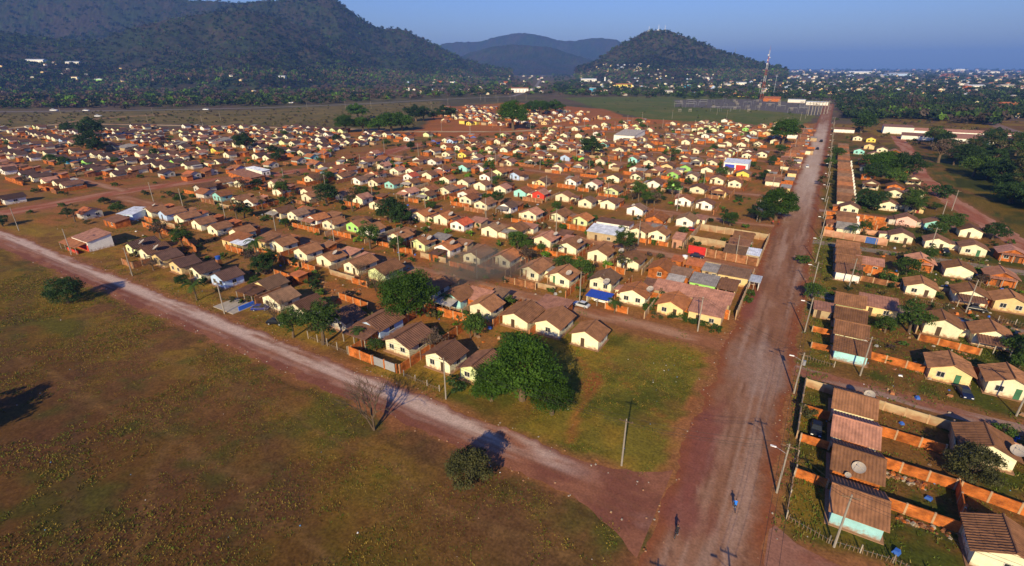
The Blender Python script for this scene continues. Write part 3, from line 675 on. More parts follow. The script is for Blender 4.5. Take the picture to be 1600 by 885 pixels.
# houses that face the left cross street, and those along the main road: their ridges run the other way
EASTWARD = [(-247, 79, 'd'), (-306, 138, 'd'), (-290, 143, 'd'), (-291, 153, 'd'), (-285, 166, 'k'), (-258, 198, 'd'), (-281, 184, 'd'), (-279, 202, 'd'), (-282, 214, 't'), (-285, 227, 'd'), (-240, 122, 'd'), (-236, 232, 'd')]  # grey walls here: the shade on these gables is put into the colour
for u, v, c in EASTWARD: SPEC.append((u+6, v+3, c, 'o' if v % 2 else 'i', 'A', math.pi/2, None))
MAINSIDE = [(-17, 231), (-20, 286), (-20.5, 295), (-24, 321), (-16, 262), (-16, 252), (-18, 336), (-18, 346), (-20, 357), (-19, 377), (-18, 393), (-17, 410), (-18, 425), (-17, 441), (-18, 456), (-17, 472), (-18, 490), (-19, 508), (-19, 526), (-22, 545), (-20, 570)]
for u, v in MAINSIDE: SPEC.append((u+6, v, 'c', rs.choice('nnih'), 'B', math.pi/2, None))
for v, c, r in [(66.1, 'a', 'n'), (74.6, 'o', 'n'), (83.0, 'c', 'u'), (91.0, 'c', 'n'), (113.2, 'a', 'n'), (121.2, 'c', 'n'), (129.8, 'c', 'n'), (138.2, 'l', 'n'), (162.3, 'w', 'h'), (170.6, 'c', 'n'), (178.6, 'c', 'n'), (186.6, 'c', 'n'),
                (211.5, 'c', 'z'), (219.5, 'c', 'n'), (227.6, 'c', 'n'), (257, 'c', 'n')] + [(265.5 + 8.3*i, 'c', 'nmnin'[i % 5]) for i in range(10)] + [(356 + 9*i, 'c', 'nmi'[i % 3]) for i in range(11)]:
    SPEC.append((10.75, v, c, r, 'N' if v > 60 else 'A', -math.pi/2, None))
for q in [(29.5, 111.4, 'e', 'n', 'D'), (37.9, 111.0, 'c', 'n', 'D'), (46.8, 110.6, 'c', 'n', 'A'), (30.6, 87.0, 'c', 'n', 'E'), (39.6, 86.6, 'c', 'n', 'A'), (28.4, 64.6, 'c', 'n', 'E'), (37.4, 64.2, 'c', 'n', 'A'),
          (31.0, 133.2, 'c', 'n', 'B'), (39.4, 132.6, 'c', 'n', 'N'), (48.2, 132.2, 'c', 'n', 'B'), (29.8, 157.4, 'c', 'n', 'D'), (39.8, 157.6, 'c', 'n', 'N'), (47.4, 157.0, 'e', 'n', 'A'),
          (32, 180, 'o', 'u', 'N'), (40.6, 178.2, 'c', 'n', 'N'), (49.4, 176.4, 'o', 'u', 'B'), (29.6, 207.6, 'c', 'n', 'D'), (39, 206, 'c', 'n', 'D'), (48, 204, 'c', 'n', 'D'), (57, 203, 'o', 'u', 'D'),
          (33, 232, 'p', 'n', 'N'), (41.5, 231, 't', 'n', 'A'), (51, 227, 'c', 'n', 'B'), (15, 242, 'c', 'n', 'A'), (29, 256, 'c', 'n', 'A'), (38, 258, 'e', 'n', 'D'), (33, 285, 'c', 'n', 'A'), (41, 288, 'c', 'u', 'A'),
          (31, 410, 'c', 'u', 'A'), (23, 424, 't', 'n', 'A'), (37, 440, 'c', 'n', 'A'), (30, 455, 'e', 'n', 'B'), (33, 500, 'y', 'n', 'A'), (24, 505, 'c', 'n', 'A'), (43, 412, 'c', 'n', 'A')]:
    po = (5.6, 3.2, 1.9, 2.5, 'h') if q[:2] in ((39.4, 132.6), (39.8, 157.6)) else (5.8, 1.2, 2.3, 2.6, 'u') if q[2] == 'o' else None
    SPEC.append((*q, 0, po))
for i in range(26):
    u, v = 24 + 9.5*(i % 4) + rs.uniform(-1, 1), 300 + 26*(i//4) + rs.uniform(-2, 2)
    if not any(abs(u-s[0]) < 8 and abs(v-s[1]) < 9 for s in SPEC) and u < 46 and not (300 < v < 375 and u > 22 and i % 2): SPEC.append((u, v, rs.choice('cceo'), rs.choice('nniu'), 'A', 0, (5.6, 2.6, 2.1, 2.7, 'n') if i % 3 == 0 else None))
# lots the photograph shows roofed but whose walls are hidden by what stands in front
def crowded(u, v, a=8.2, b=9): return any(abs(u-s[0]) < a and abs(v-s[1]) < b for s in SPEC)
BLOCKED = [(-33, -8, 110, 152), (-33, -8, 157, 190), (-66, -50, 153, 170), (-50, -8, 56, 100), (-16, -3, 205, 226), (-48, -30, 316, 332), (-90, -72, 72, 86), (-150, -128, 396, 440)]
def blocked(u, v): return any(a < u < b and c < v < d for a, b, c, d in BLOCKED)
EDX = lambda u: np.interp(u, [p[0] for p in EDGE], [p[1] for p in EDGE])
for k in range(2, 22):
    v = ROW0 + PITCHV*k - (1.2 if k % 2 else 0)
    for i in range(22):
        u = -32 - 10.6*i + rs.uniform(-1, 1)
        if v > EDX(u) - 12 or blocked(u, v) or crowded(u, v) or rs.random() < (.22 if v < 170 else .62): continue
        SPEC.append((u, v + rs.uniform(-1, 1), rs.choice('cccclwe'), rs.choice('nnnmiiuo'), facade(k % 2 == 0), 0, (5.4, 2.6, 2.1, 2.7, rs.choice('nuz')) if rs.random() < .25 else None))
for k in range(11):       # beyond the left cross street
    v = 72 + 25.5*k
    for i in range(42):
        u = -300 - 10.8*i + rs.uniform(-1, 1)
        lim = np.interp(u, [-760, -690, -600, -500, -330], [165, 178, 245, 312, 360])
        if v > lim or (k == 0 and u < -330) or u < -700 or crowded(u, v) or rs.random() < (.25 if u > -420 else .5): continue
        SPEC.append((u, v, rs.choice('ccccwl'), rs.choice('mhhn'), rs.choice('AEB'), 0, None))
for a in range(8):        # the far cluster past the red field
    for i in range(26):
        u, v = -470 + 11.5*i + rs.uniform(-1.5, 1.5), 425 + 30*a + rs.uniform(-2, 2)
        if not inpoly([at(690, 169), at(800, 163), at(955, 172), at(965, 192), at(840, 200), at(690, 198)], np.array(u), np.array(v)) or rs.random() < .45: continue
        SPEC.append((u, v, rs.choice('cccwe'), rs.choice('nuoi'), 'A', 0, None))
for u, v, c in [(-256, 312, 'B'), (-248, 322, 'b'), (-243, 347, 'B'), (-287, 316, 'w'), (-302, 330, 'o'), (-321, 447, 'y'), (-314, 440, 'y')]:
    if not crowded(u, v, 5, 5): SPEC.append((u, v, c, 'i', 'A', 0, None))
SPEC = [(s[0], s[1], s[2], ('k' if random.Random(int(s[0]*7+s[1])).random() < .75 else 'h'), *s[4:]) if (s[0] < -130 and s[1] < 90 or s[0] < -290) and s[3] in 'nmhi' else s for s in SPEC]
SPEC.sort(key=lambda s: dist(s[0], s[1]))
HOUSES = []
for i, s in enumerate(SPEC):
    if i < 300: HOUSES.append((house(*s[:5], rz=s[5], porch=s[6]), s))
    else: FAR.append(s)
ORD = 'first second third fourth fifth sixth seventh eighth ninth tenth eleventh twelfth thirteenth fourteenth fifteenth sixteenth seventeenth eighteenth nineteenth twentieth'.split()
TENS = {2: 'twenty', 3: 'thirty', 4: 'forty', 5: 'fifty', 6: 'sixty'}
def ordinal(n): return ORD[n-1] if n <= 20 else (TENS[n//10][:-1] + 'ieth' if n % 10 == 0 else TENS[n//10] + '-' + ORD[n % 10 - 1])
def rowname(u, v, rz=0):
    """a phrase for the row of lots a place lies in, and the order in which to count along it"""
    if u > 4:
        if u < 19: return 'first line across the main road', v
        return ordinal(max(1, int(round((v - 64)/23.5)) + 1) if v < 480 else 20) + ' row across the main road', u
    if v > EDX(max(min(u, -12), -329)) and u > -480: return 'far cluster past the red field', dist(u, v)
    if v < 60: return 'open front field', dist(u, v)
    if abs(rz) > 1 and u > -40: return 'line along the main road', v
    k = ordinal(max(1, rowno(v) + 1))
    if u < -262: return k + ' row beyond the cross street', -u
    return k + ' row from the front road', -u
for h, s in HOUSES:
    w = WALLS[s[2]][0]; rf = ROOFS[s[3]][0] + '-roofed'
    look = w + ' ' + rf + (' porch house' if s[6] else ' house')
    rn, key = rowname(s[0], s[1], s[5])
    h['category'] = 'house'; PEND.append((h, look, rn, key, 'houses of the estate'))
# the rest as one distant mass of houses
def far_houses(lst, name, label_kind='stuff'):
    V, Fq, MI = [], [], []; mats_, idx = [], {}
    def mi(m):
        if m.name not in idx: idx[m.name] = len(mats_); mats_.append(m)
        return idx[m.name]
    for (u, v, c, r, k, rz, po, *zz) in lst:
        h, L = W_/2, L_; cs, sn = math.cos(rz), math.sin(rz); b = MB()
        wm, rm = mi(wall_mat(c)), mi(roof_mat(r))
        b.box(-h, 0, -.2, h, L, EH, wm); b.add([(-h, 0, EH), (h, 0, EH), (0, 0, RH), (0, 0, RH)], [(0, 1, 2, 3)], wm)
        hw = h + .6; ze = RH - (RH-EH)/h*hw
        for s in (-1, 1):
            lo = [(0, -.5, RH), (s*hw, -.5, ze), (s*hw, L+.4, ze), (0, L+.4, RH)]; hi = [(p[0], p[1], p[2]+.1) for p in lo]
            if s > 0: lo, hi = lo[::-1], hi[::-1]
            b.hull8(lo, hi, rm)
        wi = mi(M_PANE)
        if k in 'AD':
            for x in (-1.9, .9): b.box(x, -.05, 1, x+1.1, .05, 2, wi)
        elif k in 'BC': b.box(-.9, -.05, 0, -.1, .05, 2.1, mi(M_DOOR))
        o = len(V)
        g_, s_ = (zz[0], zz[1]) if zz else (0, 1)
        V += [(u + (x*cs - y*sn)*s_, v + (x*sn + y*cs)*s_, z*s_ + g_) for x, y, z in b.v]
        Fq += [tuple(i + o for i in f) for f in b.f]; MI += b.m
    return tag(obj(name, np_mesh(name, np.array(V), np.array(Fq), mats_, mi=MI)), kind='stuff')
far_houses(FAR, 'distant_houses')

# ------------------------------------------------------------------ walls between the lots: panels of brick between concrete pillars
WALL_N = [0]
UNIT = lambda m: cached(('unit', m.name), lambda: MB().box(0, -.5, 0, 1, .5, 1).mesh('panel', m))
def brick_wall(p0, p1, h=1.8, m=None, t=.14, label=None, name='brick_wall', group='yard walls of the estate', look='orange brick yard wall', gap=0):
    m = m or M_BRICK
    (x0, y0), (x1, y1) = p0, p1
    Lw = math.hypot(x1-x0, y1-y0); a = math.atan2(y1-y0, x1-x0)
    w = thing(name, x0, y0, 0, a); w['category'] = 'wall'
    d = dist((x0+x1)/2, (y0+y1)/2)
    if d < 260:
        n = max(1, round(Lw/3.0)); s = Lw/n
        for i in range(n):
            if gap and i == gap: continue
            hh = h*random.uniform(.975, 1.02)
            obj('panel', UNIT(m), w, (i*s, 0, -.1), 0, (s, t, hh+.1))
        for i in range(n+1):
            obj('pillar', UNIT(M_PILLAR), w, (min(max(i*s-.12, 0.004), Lw-.244), 0, -.1), 0, (.24, t+.09, h+.17))
    else:
        w2 = obj('panel', UNIT(m), w, (0, 0, -.1), 0, (Lw, t, h+.1))
    if label: tag(w, label, 'wall', group)
    else:
        mx, my = (x0+x1)/2, (y0+y1)/2
        rn, key = rowname(mx, my); PEND.append((w, look, rn, key, group))
    WALL_N[0] += 1
    return w
# the right side's yards, as the photograph shows them
BW = brick_wall
BW((16.4, 69.9), (25.3, 69.8), 1.8, label='orange wall speckled with flaked plaster behind the pale aqua house')
BW((16.4, 78.8), (26.0, 78.7), 1.8, label='orange yard wall behind the bare brick house with the big dish')
BW((16.4, 87.1), (25.9, 86.9), 1.8, label='orange yard wall behind the pinkish-roofed cream house')
BW((26.1, 79.0), (25.6, 69.7), 1.9, label='shaded orange wall closing the back of the enclosed grassy yard')
BW((26.3, 78.6), (42, 76.6), 1.8, label='long orange wall running right from the enclosed grassy yard')
BW((6.4, 78.9), (10.6, 78.9), 1.5, label='short orange wall before the bare brick house')
BW((6.2, 70.0), (10.5, 69.8), 1.5, label='short orange wall beside the pale aqua house')
BW((6.4, 87.3), (10.6, 87.2), 1.7, label='short orange wall by the parked black car')
BW((6.3, 96.4), (27.6, 94.4), 1.7, M_PLAST, label='long tan plastered wall along the first side street', look='')
BW((6.3, 96.2), (6.1, 87.4), 1.7, M_PLAST, label='tan plastered street wall casting its shade on the verge')
BW((6.1, 87.2), (6.0, 79.1), 1.6, M_PLAST, label='dark street wall in front of the black car yard')
BW((27.6, 94.3), (26.6, 86.9), 2.2, M_PLAST, label='tall plastered wall dark in shade behind the green yard')
BW((29.5, 94.9), (38.5, 91.6), 1.8, M_PINKW, label='whitish plastered wall behind the house by the round dark tree')
BW((16.6, 114.2), (26.5, 113.2), 1.7, label='orange wall beside the turquoise house')
BW((27.0, 118.3), (36, 117.0), 1.9, label='orange wall behind the cream house with a dark blue car')
BW((6.6, 113.0), (10.5, 113.2), 1.4, label='orange wall stub left of the turquoise house')
BW((6.5, 121.4), (10.6, 121.3), 1.4, label='orange front wall two houses up from the turquoise house')
BW((26.6, 132.0), (26.9, 139.6), 1.9, M_PLAST, label='tan side wall left of the cream house with one dark doorway')
BW((26.6, 128.8), (37, 127.4), 1.6, label='orange wall in front of the cream house with one dark doorway')
BW((6.8, 203.8), (25.5, 201.6), 2.3, M_PINKW, label='long pinkish plastered wall with a blue gate')
obj('blue_gate', MB().box(0, -.16, 0, 3.6, .16, 2.1).mesh('gate', DOORS[3]), None, (19.2, 202.4, 0), math.radians(-6.7))
tag(bpy.data.objects['blue_gate'], 'plain blue metal gate in the pinkish plastered wall', 'gate')
BW((17, 214), (26, 213), 1.8, M_PINKW, label='pale wall behind the pinkish wall with a blue gate')
for v in (211, 219.5, 228, 236): BW((7, v), (10.6, v-.2), 1.6)
for v in (222, 229, 236): BW((16.6, v), (27, v-1), 1.8)
for v in (162, 170): BW((16.8, v), (26, v-1), 1.6, M_BRICKB if v == 162 else M_BRICK, look='low garden wall')
BW((26.5, 165), (45, 162.5), 1.3, M_PLAST, label='low tan wall behind the bare brick houses by the second side street')
# walls of the front rows
BW((-212, 86), (-181, 84.4), 2.0, label='long orange wall at the far end of the front rows')
BW((-181, 84.5), (-166, 80), 1.9, label='orange wall bending off the long wall of the front rows')
BW((-160.5, 86.5), (-150.5, 86.3), 2.0, label='orange wall beside the small blue-grey sheet roof')
BW((-150, 89.6), (-130.5, 87.9), 2.0, label='orange wall under the dark palm of the second row')
BW((-174.5, 62.6), (-168, 62.4), 1.9, M_BRICKB, label='shaded brown front wall by the front road', look='')
BW((-168, 62.4), (-167.8, 70), 1.9, M_BRICKB, label='brown side wall returning from the front road')
BW((-75.5, 60.6), (-68.6, 60.4), 2.1, label='bright orange front wall beside the grey double gate')
BW((-61.6, 60.6), (-61.2, 85), 2.1, label='long orange wall between the last two front houses')
BW((-75.0, 60.8), (-75.0, 84), 2.1, label='orange wall left of the cream house behind the grey gate')
BW((-75.0, 84.2), (-61.2, 85.2), 2.1, label='orange wall closing the back of the yard behind the grey gate')
gt = thing('metal_gate', -68.5, 60.5, 0, 0, 'grey double metal gate in the orange front wall', 'gate')
for i in range(2): obj('gate_leaf', cached('gleaf', lambda: MB().box(0, -.04, .1, 2.6, .04, 2.0).mesh('gate_leaf', M_GREYM)), gt, (.25 + i*3.0, 0, 0))
for x in (0, 3.0, 6.2): obj('pillar', post_mesh(2.2, .28, M_BRICK), gt, (x + .1, 0, 0))
BW((-99, 79), (-88, 78.4), 1.7)
for (a, b) in (((-117, 80), (-117, 74)), ((-128, 81), (-118, 80.6))): BW(a, b, 1.6)
# compound by the main road
BW((-30.5, 119.2), (-10.5, 117.8), 2.4, label='orange wall under the long red roof of the corner compound')
BW((-9.2, 118.5), (-9.2, 149.5), 2.5, M_PLAST, label='tall tan wall of the corner compound along the main road')
BW((-29.6, 150.2), (-10, 148.6), 2.2, M_PLAST, label='back wall of the corner compound on the second street')
BW((-24.5, 160.2), (-9.3, 159.2), 2.6, M_BRICKB, label='brown wall right of the red gate')
BW((-9.2, 159.4), (-9.2, 188.5), 2.3, M_PLAST, label='tan wall of the red-gate compound along the main road')
BW((-32, 188.5), (-9.4, 187.2), 2.4, M_PLAST, label='grey-tan back wall of the red-gate compound')
BW((-32.2, 172), (-20.5, 171.2), 2.5, M_PLAST, label='grey-tan inner wall of the red-gate compound')
BW((-32.2, 163), (-32.2, 188), 2.3, M_PLAST, label='plastered side wall of the red-gate compound away from the road')
g = obj('red_gate', MB().box(0, -.08, 0, 5.4, .08, 2.7).mesh('gate', mat('gate_red', (.50, .03, .025), .5)), None, (-30.0, 160.8, 0), math.radians(-3)); tag(g, 'wide bright red metal gate with a dark car before it', 'gate')
# the rest of the left town's yard walls
rw = random.Random(21)
TAKEN = []
for s in SPEC[:420]:
    u, v = s[0], s[1]; d = dist(u, v)
    if u > 4 or d < 95 or v < 80 or d > 400 or blocked(u, v) or abs(s[5]) > 1: continue
    back = rowno(v) % 2 == 1
    if rw.random() < .55 and WALL_N[0] < 290:
        BW((u+5.1, v - (2.5 if back else 6)), (u+5.1, v + rw.uniform(8, 12)), rw.choice((1.6, 1.8, 2.0)), rw.choice((M_BRICK, M_BRICK, M_BRICK, M_BRICKB, M_PLAST)), look='orange brick side wall')
    if rw.random() < .45 and WALL_N[0] < 290:
        y = v - rw.uniform(3.2, 5.5)
        BW((u-5, y), (u + rw.choice((5, 5, 1)), y-.1), rw.choice((1.5, 1.7, 1.9)), rw.choice((M_BRICK, M_BRICK, M_BRICK, M_PLAST, M_BRICKB)), look='orange brick front wall')

# ------------------------------------------------------------------ sheds, shops and lean-tos
def shed(u, v, w, d, z0, z1, c, r, rz=0.0, label=None, name='shed', cat='shed', group=None, open_front=False, door=True, look=None, over=.3):
    """a one-slope building: front at local y 0 (eaves height z0), back at y d (height z1); wall colour c or a material"""
    s = thing(name, u, v, 0, rz); wm = wall_mat(c) if isinstance(c, str) else c
    b = MB()
    if open_front:
        for x0, x1 in ((-w/2, -w/2+.15), (w/2-.15, w/2)): b.hull8([(x0, 0, -.1), (x1, 0, -.1), (x1, d, -.1), (x0, d, -.1)], [(x0, 0, z0), (x1, 0, z0), (x1, d, z1), (x0, d, z1)])
        b.box(-w/2+.15, d-.15, -.1, w/2-.15, d, z1)
    else: b.hull8([(-w/2, 0, -.1), (w/2, 0, -.1), (w/2, d, -.1), (-w/2, d, -.1)], [(-w/2, 0, z0), (w/2, 0, z0), (w/2, d, z1), (-w/2, d, z1)])
    obj('wall', b.mesh('wall', wm), s)
    e = over; k = (z1-z0)/d; b = MB()
    b.hull8([(-w/2-e, -e, z0-k*e+.01), (w/2+e, -e, z0-k*e+.01), (w/2+e, d+e, z1+k*e+.01), (-w/2-e, d+e, z1+k*e+.01)], [(-w/2-e, -e, z0-k*e+.09), (w/2+e, -e, z0-k*e+.09), (w/2+e, d+e, z1+k*e+.09), (-w/2-e, d+e, z1+k*e+.09)])
    n = max(3, int((w+2*e)/.55))
    for i in range(n):
        a = -w/2-e + (w+2*e)*(i+.25)/n; f_ = a + (w+2*e)*.5/n
        b.add([(a, -e, z0-k*e+.09), (f_, -e, z0-k*e+.09), (f_, d+e, z1+k*e+.09), (a, d+e, z1+k*e+.09), ((a+f_)/2, -e, z0-k*e+.16), ((a+f_)/2, d+e, z1+k*e+.16)], [(0, 4, 5, 3), (4, 1, 2, 5), (0, 1, 4)])
    obj('roof', b.mesh('roof', roof_mat(r)), s)
    if open_front: 
        for x in ((-w/6, w/6) if w > 6 else (0,)): obj('post', post_mesh(round(z0, 1), .14), s, (x, .1, 0))
    elif door and dist(u, v) < 330:
        obj('door', door_mesh(0), s, (-w*.2, 0, 0))
        if w > 4.5: window(s, w*.22, 0, 1.0, 1.0, .9)
    if label: tag(s, label, cat, group)
    else:
        rn, key = rowname(u, v); s['category'] = cat; PEND.append((s, look or 'small lean-to shed', rn, key, group or 'yard sheds of the estate'))
    return s
# corner compound
shed(-20.5, 120.5, 18.5, 5.0, 2.6, 3.6, M_PLAST, 'u', label='long building under a rusty red ribbed roof in the corner compound', name='long_building', cat='building')
shed(-26.5, 129.0, 4.0, 3.6, 2.3, 2.8, M_PLAST, 'z', label='small grey-roofed shed next to the bare brick house'); shed(-26.4, 133.0, 5.2, 5, 2.5, 3.2, 'o', 'm', label='brown-roofed shed in the middle of the corner compound')
shed(-19.6, 130.6, 6.4, 5.6, 2.5, 3.2, 'g', 'z', label='grey-roofed shed with a green wall in the corner compound')
shed(-13.6, 130.5, 4.2, 6, 2.3, 3.0, 'e', 'n', label='brown-roofed shed by the tall tan compound wall', open_front=True)
shed(-19.5, 141.2, 4.6, 5, 2.4, 2.9, M_PLAST, 'z', label='light grey-roofed shed at the back of the corner compound')
shed(-13.5, 140.2, 7.6, 5.4, 2.6, 3.3, 'e', 'm', label='brown-roofed shop building at the back corner of the compound')
shed(-8.0, 139.5, 2.4, 4.0, 2.4, 2.7, 'w', 'Z', label='little pale metal awning beside the main road', open_front=True, name='awning', cat='awning')
shed(-29.8, 144.6, 2.8, 3.4, 2.5, 2.9, 'o', 'o', label='small shed with a yellowish roof at the compound back'); shed(-24.6, 143.6, 4.4, 4, 2.4, 3.0, 'o', 'o', label='bright orange walled shed at the back of the compound')
# house at the compound's front corner: two wings
h1 = house(-23.2, 112.6, 'e', 'i', 'D'); tag(h1, 'sand-coloured house behind the hedge at the corner', 'house')
shed(-15.2, 112.2, 7.2, 6.2, 2.7, 3.7, 'e', 'u', label='sand-coloured wing with a reddish roof at the corner by the main road', name='corner_wing', cat='building')
# red-gate compound
for i, v in enumerate((162.4, 170.6, 178.8)):
    hh = house(-12.9, v + 1.0, 'c', 'mhn'[i], 'N', -math.pi/2*1); hh.location.x = -19.0; tag(hh, ('brown-roofed cream house behind the brown wall', 'middle brown-roofed house of the red-gate compound', 'rear brown-roofed house of the red-gate compound')[i], 'house')
shed(-11.6, 161.2, 4.4, 6.0, 2.5, 2.9, M_PLAST, 'Z', label='pale metal-roofed lean-to by the brown wall corner', over=.15)
shed(-34.2, 163.0, 3.2, 5, 3.2, 4.0, M_PINKW, 'u', label='narrow pinkish building left of the red gate')
# shops
sh = shed(-58, 157.2, 11, 6.4, 3.0, 4.0, M_PLAST, 'Z', label='corner shop with a big blue-grey metal roof', name='shop', cat='shop'); 
shed(-57.5, 165.5, 12, 5.0, 4.4, 4.6, 'w', 'h', label='white parapet building behind the blue-grey roofed shop', name='shop_building', cat='building', door=False)
st = shed(-40, 318.5, 13, 11, 4.2, 5.0, 'w', 'Z', label='store with a white metal roof and a blue and red front', name='store', cat='store', door=False)
for x, m_ in ((-3.2, mat('sign_blue', (.05, .07, .45), .5)), (2.8, mat('sign_red', (.55, .05, .04), .5))): obj('shopfront', MB().box(-2.6, -.12, 0, 2.6, -.02, 3.3).mesh('shopfront', m_), st, (x, 0, 0))
shed(-136, 402, 17, 26, 5.0, 7.0, 'w', 'z', label='big white shed with a grey roof at the edge of the red field', name='warehouse', cat='warehouse')
shed(-247, 157, 9, 17, 2.8, 4.6, 'o', 'u', math.pi/2, label='large orange brick shed with a pinkish tiled roof by the cross street', name='brick_shed')
shed(-258, 170, 5, 14, 3.0, 3.6, 'w', 'Z', math.pi/2, label='long pale metal-roofed shed beside the large brick shed', name='metal_roofed_shed')
shed(-396, 222, 11, 13, 3.0, 4.6, 'w', 'z', math.pi/2*0, label='broad grey-roofed shed with a white wall far beyond the cross street', name='grey_shed')
for u, v, w, d in ((-492, 170, 16, 9), (-424, 172, 14, 9), (-410, 200, 12, 8)): shed(u, v, w, d, 2.8, 4.0, M_PLAST, 'z', look='grey sheet-roofed shed', name='shed')
shed(-320, 447, 22, 7, 3.4, 3.7, 'y', 'o', label='long yellow building with orange ends before the far cluster', name='yellow_building', cat='building')
shed(-95.5, 113.0, 3.4, 4, 2.2, 2.5, 'o', 'h', label='low brick shed across the street from the white house', name='shed')
shed(-155.5, 87.4, 6.2, 4.6, 2.6, 3.0, M_PLAST, 'Z', label='carport with a blue-grey sheet roof in the second row', name='carport', cat='carport', open_front=True)
shed(-160.5, 88, 8, 6, 2.5, 3.6, 'e', 'i', label='broad sand-walled house with rusty roof in the second row', name='annex', cat='annex')
shed(-151.5, 92.8, 6.2, 6, 2.8, 3.8, 'e', 'n', label='brown-roofed sand house behind the blue-grey carport', name='annex', cat='annex')
shed(-117.2, 79.6, 3.6, 3, 2.3, 2.5, 'o', 'o', label='tiny orange brick shed between the front rows'); shed(-66.8, 92.2, 6.4, 5.2, 2.2, 3.0, 'o', 'u', label='low shed with pinkish roof behind the pale aqua house')
shed(-47.6, 96.2, 7.2, 6.4, 2.3, 3.0, M_BRICK, 'u', label='low reddish-roofed brick annex by the second street')
shed(-40.2, 108.8, 5.6, 3.2, 2.3, 2.6, 'c', 'z', label='carport under a bright blue awning', name='carport', cat='carport', open_front=True)
aw = bpy.data.objects.get('carport.001'); 
for ch in (aw.children if aw else []):
    if ch.name.startswith('roof'): ch.data.materials[0] = mat('awning_blue', (.03, .08, .42), .6, .15)
shed(-227, 87, 7, 8, 2.4, 3.2, 'b', 'Z', math.radians(20), label='shed with a curved-looking pale blue metal roof at the cross street')
shed(-222, 79.5, 9, 5, 2.3, 3.0, 'o', 'h', label='brown-roofed brick shed at the end of the second row')
# the red-fronted bar at the far end of the front row
cb = thing('corner_bar', -201, 62.6, 0, 0, 'corner bar with an orange roof, red front and white side wall', 'bar')
b = MB(); b.hull8([(-6, 0, -.1), (5, 0, -.1), (5, 7, -.1), (-6, 7, -.1)], [(-6, 0, 3.2), (5, 0, 3.2), (5, 7, 4.4), (-6, 7, 4.4)]); obj('wall', b.mesh('wall', wall_mat('w')), cb)
b = MB(); b.hull8([(-6.3, -.1, 3.25), (5.3, -.1, 3.25), (5.3, 7.4, 4.5), (-6.3, 7.4, 4.5)], [(-6.3, -.1, 3.35), (5.3, -.1, 3.35), (5.3, 7.4, 4.6), (-6.3, 7.4, 4.6)]); obj('roof', b.mesh('roof', roof_mat('u')), cb)
b = MB(); b.hull8([(-7.5, -3.4, 2.2), (4.6, -3.4, 2.2), (4.6, -.1, 2.9), (-7.5, -.1, 2.9)], [(-7.5, -3.4, 2.3), (4.6, -3.4, 2.3), (4.6, -.1, 3.0), (-7.5, -.1, 3.0)]); obj('awning', b.mesh('awning', roof_mat('i')), cb)
obj('red_front', MB().box(-5.9, -.14, 0, 5.0, -.02, 2.2).mesh('red_front', wall_mat('r')), cb); obj('counter', MB().box(-3, -3.0, 0, 4.4, -2.8, 1.1).mesh('counter', wall_mat('r')), cb)
for x in (-7.2, -3.5, .5, 4.2): obj('post', post_mesh(2.2, .14), cb, (x, -3.2, 0))
# porch of the bar on the front road: slab and low blue wall
sl = thing('porch_slab', -117.5, 62.0, 0, 0, 'pale concrete porch slab with a low blue wall by the front road', 'porch'); obj('slab', MB().box(-4.6, -2.6, -.1, 3.6, 3.4, .16).mesh('slab', M_CONC), sl); obj('low_wall', MB().box(3.2, -.8, .16, 3.45, 3.3, 1.2).mesh('low_wall', mat('wall_strong_blue', (.03, .12, .55), .7)), sl); obj('side_wall', MB().box(3.5, 3.5, -.1, 3.8, 11, 2.4).mesh('side_wall', M_BRICKB), sl)
shed(13.5, 79.2, 0.1+2.6, 1.6, 2.0, 2.3, 'o', 'o', 0, label='tiny orange bathroom annex with one little window below the big dish', name='annex', cat='annex', door=False)
shed(19.5, 137.6, 7.5, 5.4, 2.4, 3.3, 'e', 'u', label='annex with reddish roof and dark window behind the lime house', name='annex', cat='annex'); shed(19.0, 170.4, 6.6, 4.4, 2.4, 3.2, 'o', 'u', label='bare brick annex with reddish roof on the second side street', name='annex', cat='annex')
shed(8.2, 129.6, 3.6, 4.2, 2.2, 2.6, M_PLAST, 'u', label='small reddish-roofed shed before the lime house'); shed(9.0, 213, 3, 5, 2.2, 2.6, M_PINKW, 'i', label='small shed with rusty roof inside the pinkish wall')
# sheds crowding the yards
nsh = 0
for s in SPEC[:420]:
    u, v = s[0], s[1]; d = dist(u, v)
    if u > 4 or d > 420 or v < 84 or blocked(u, v) or abs(s[5]) > 1 or nsh > 220 or rw.random() > .72: continue
    back = rowno(v) % 2 == 1
    x, y = u + rw.choice((-1, 1))*rw.uniform(.5, 4.2), v + L_ + rw.uniform(.8, 3.2)
    if back and rw.random() < .5: y = v + L_ + .6
    if any(abs(x-q[0]) < 5.5 and -2 < y - q[1] + 2 < L_+3 and q is not s for q in SPEC[:420]): continue
    shed(x, y, rw.uniform(3.2, 6), rw.uniform(3, 4.6), 2.1, 2.7, rw.choice(['o', 'o', 'o', 'c', M_PLAST, M_BRICKB]), rw.choice('nuiozhmn'), 0, look='brick yard shed', door=d < 220); nsh += 1
for v in [228 + 21*i for i in range(12)]:
    if 226 < v: shed(-10.5, v, 4, 6, 2.4, 2.9, rw.choice('oce'), rw.choice('uinz'), 0, look='roadside shed', door=False)
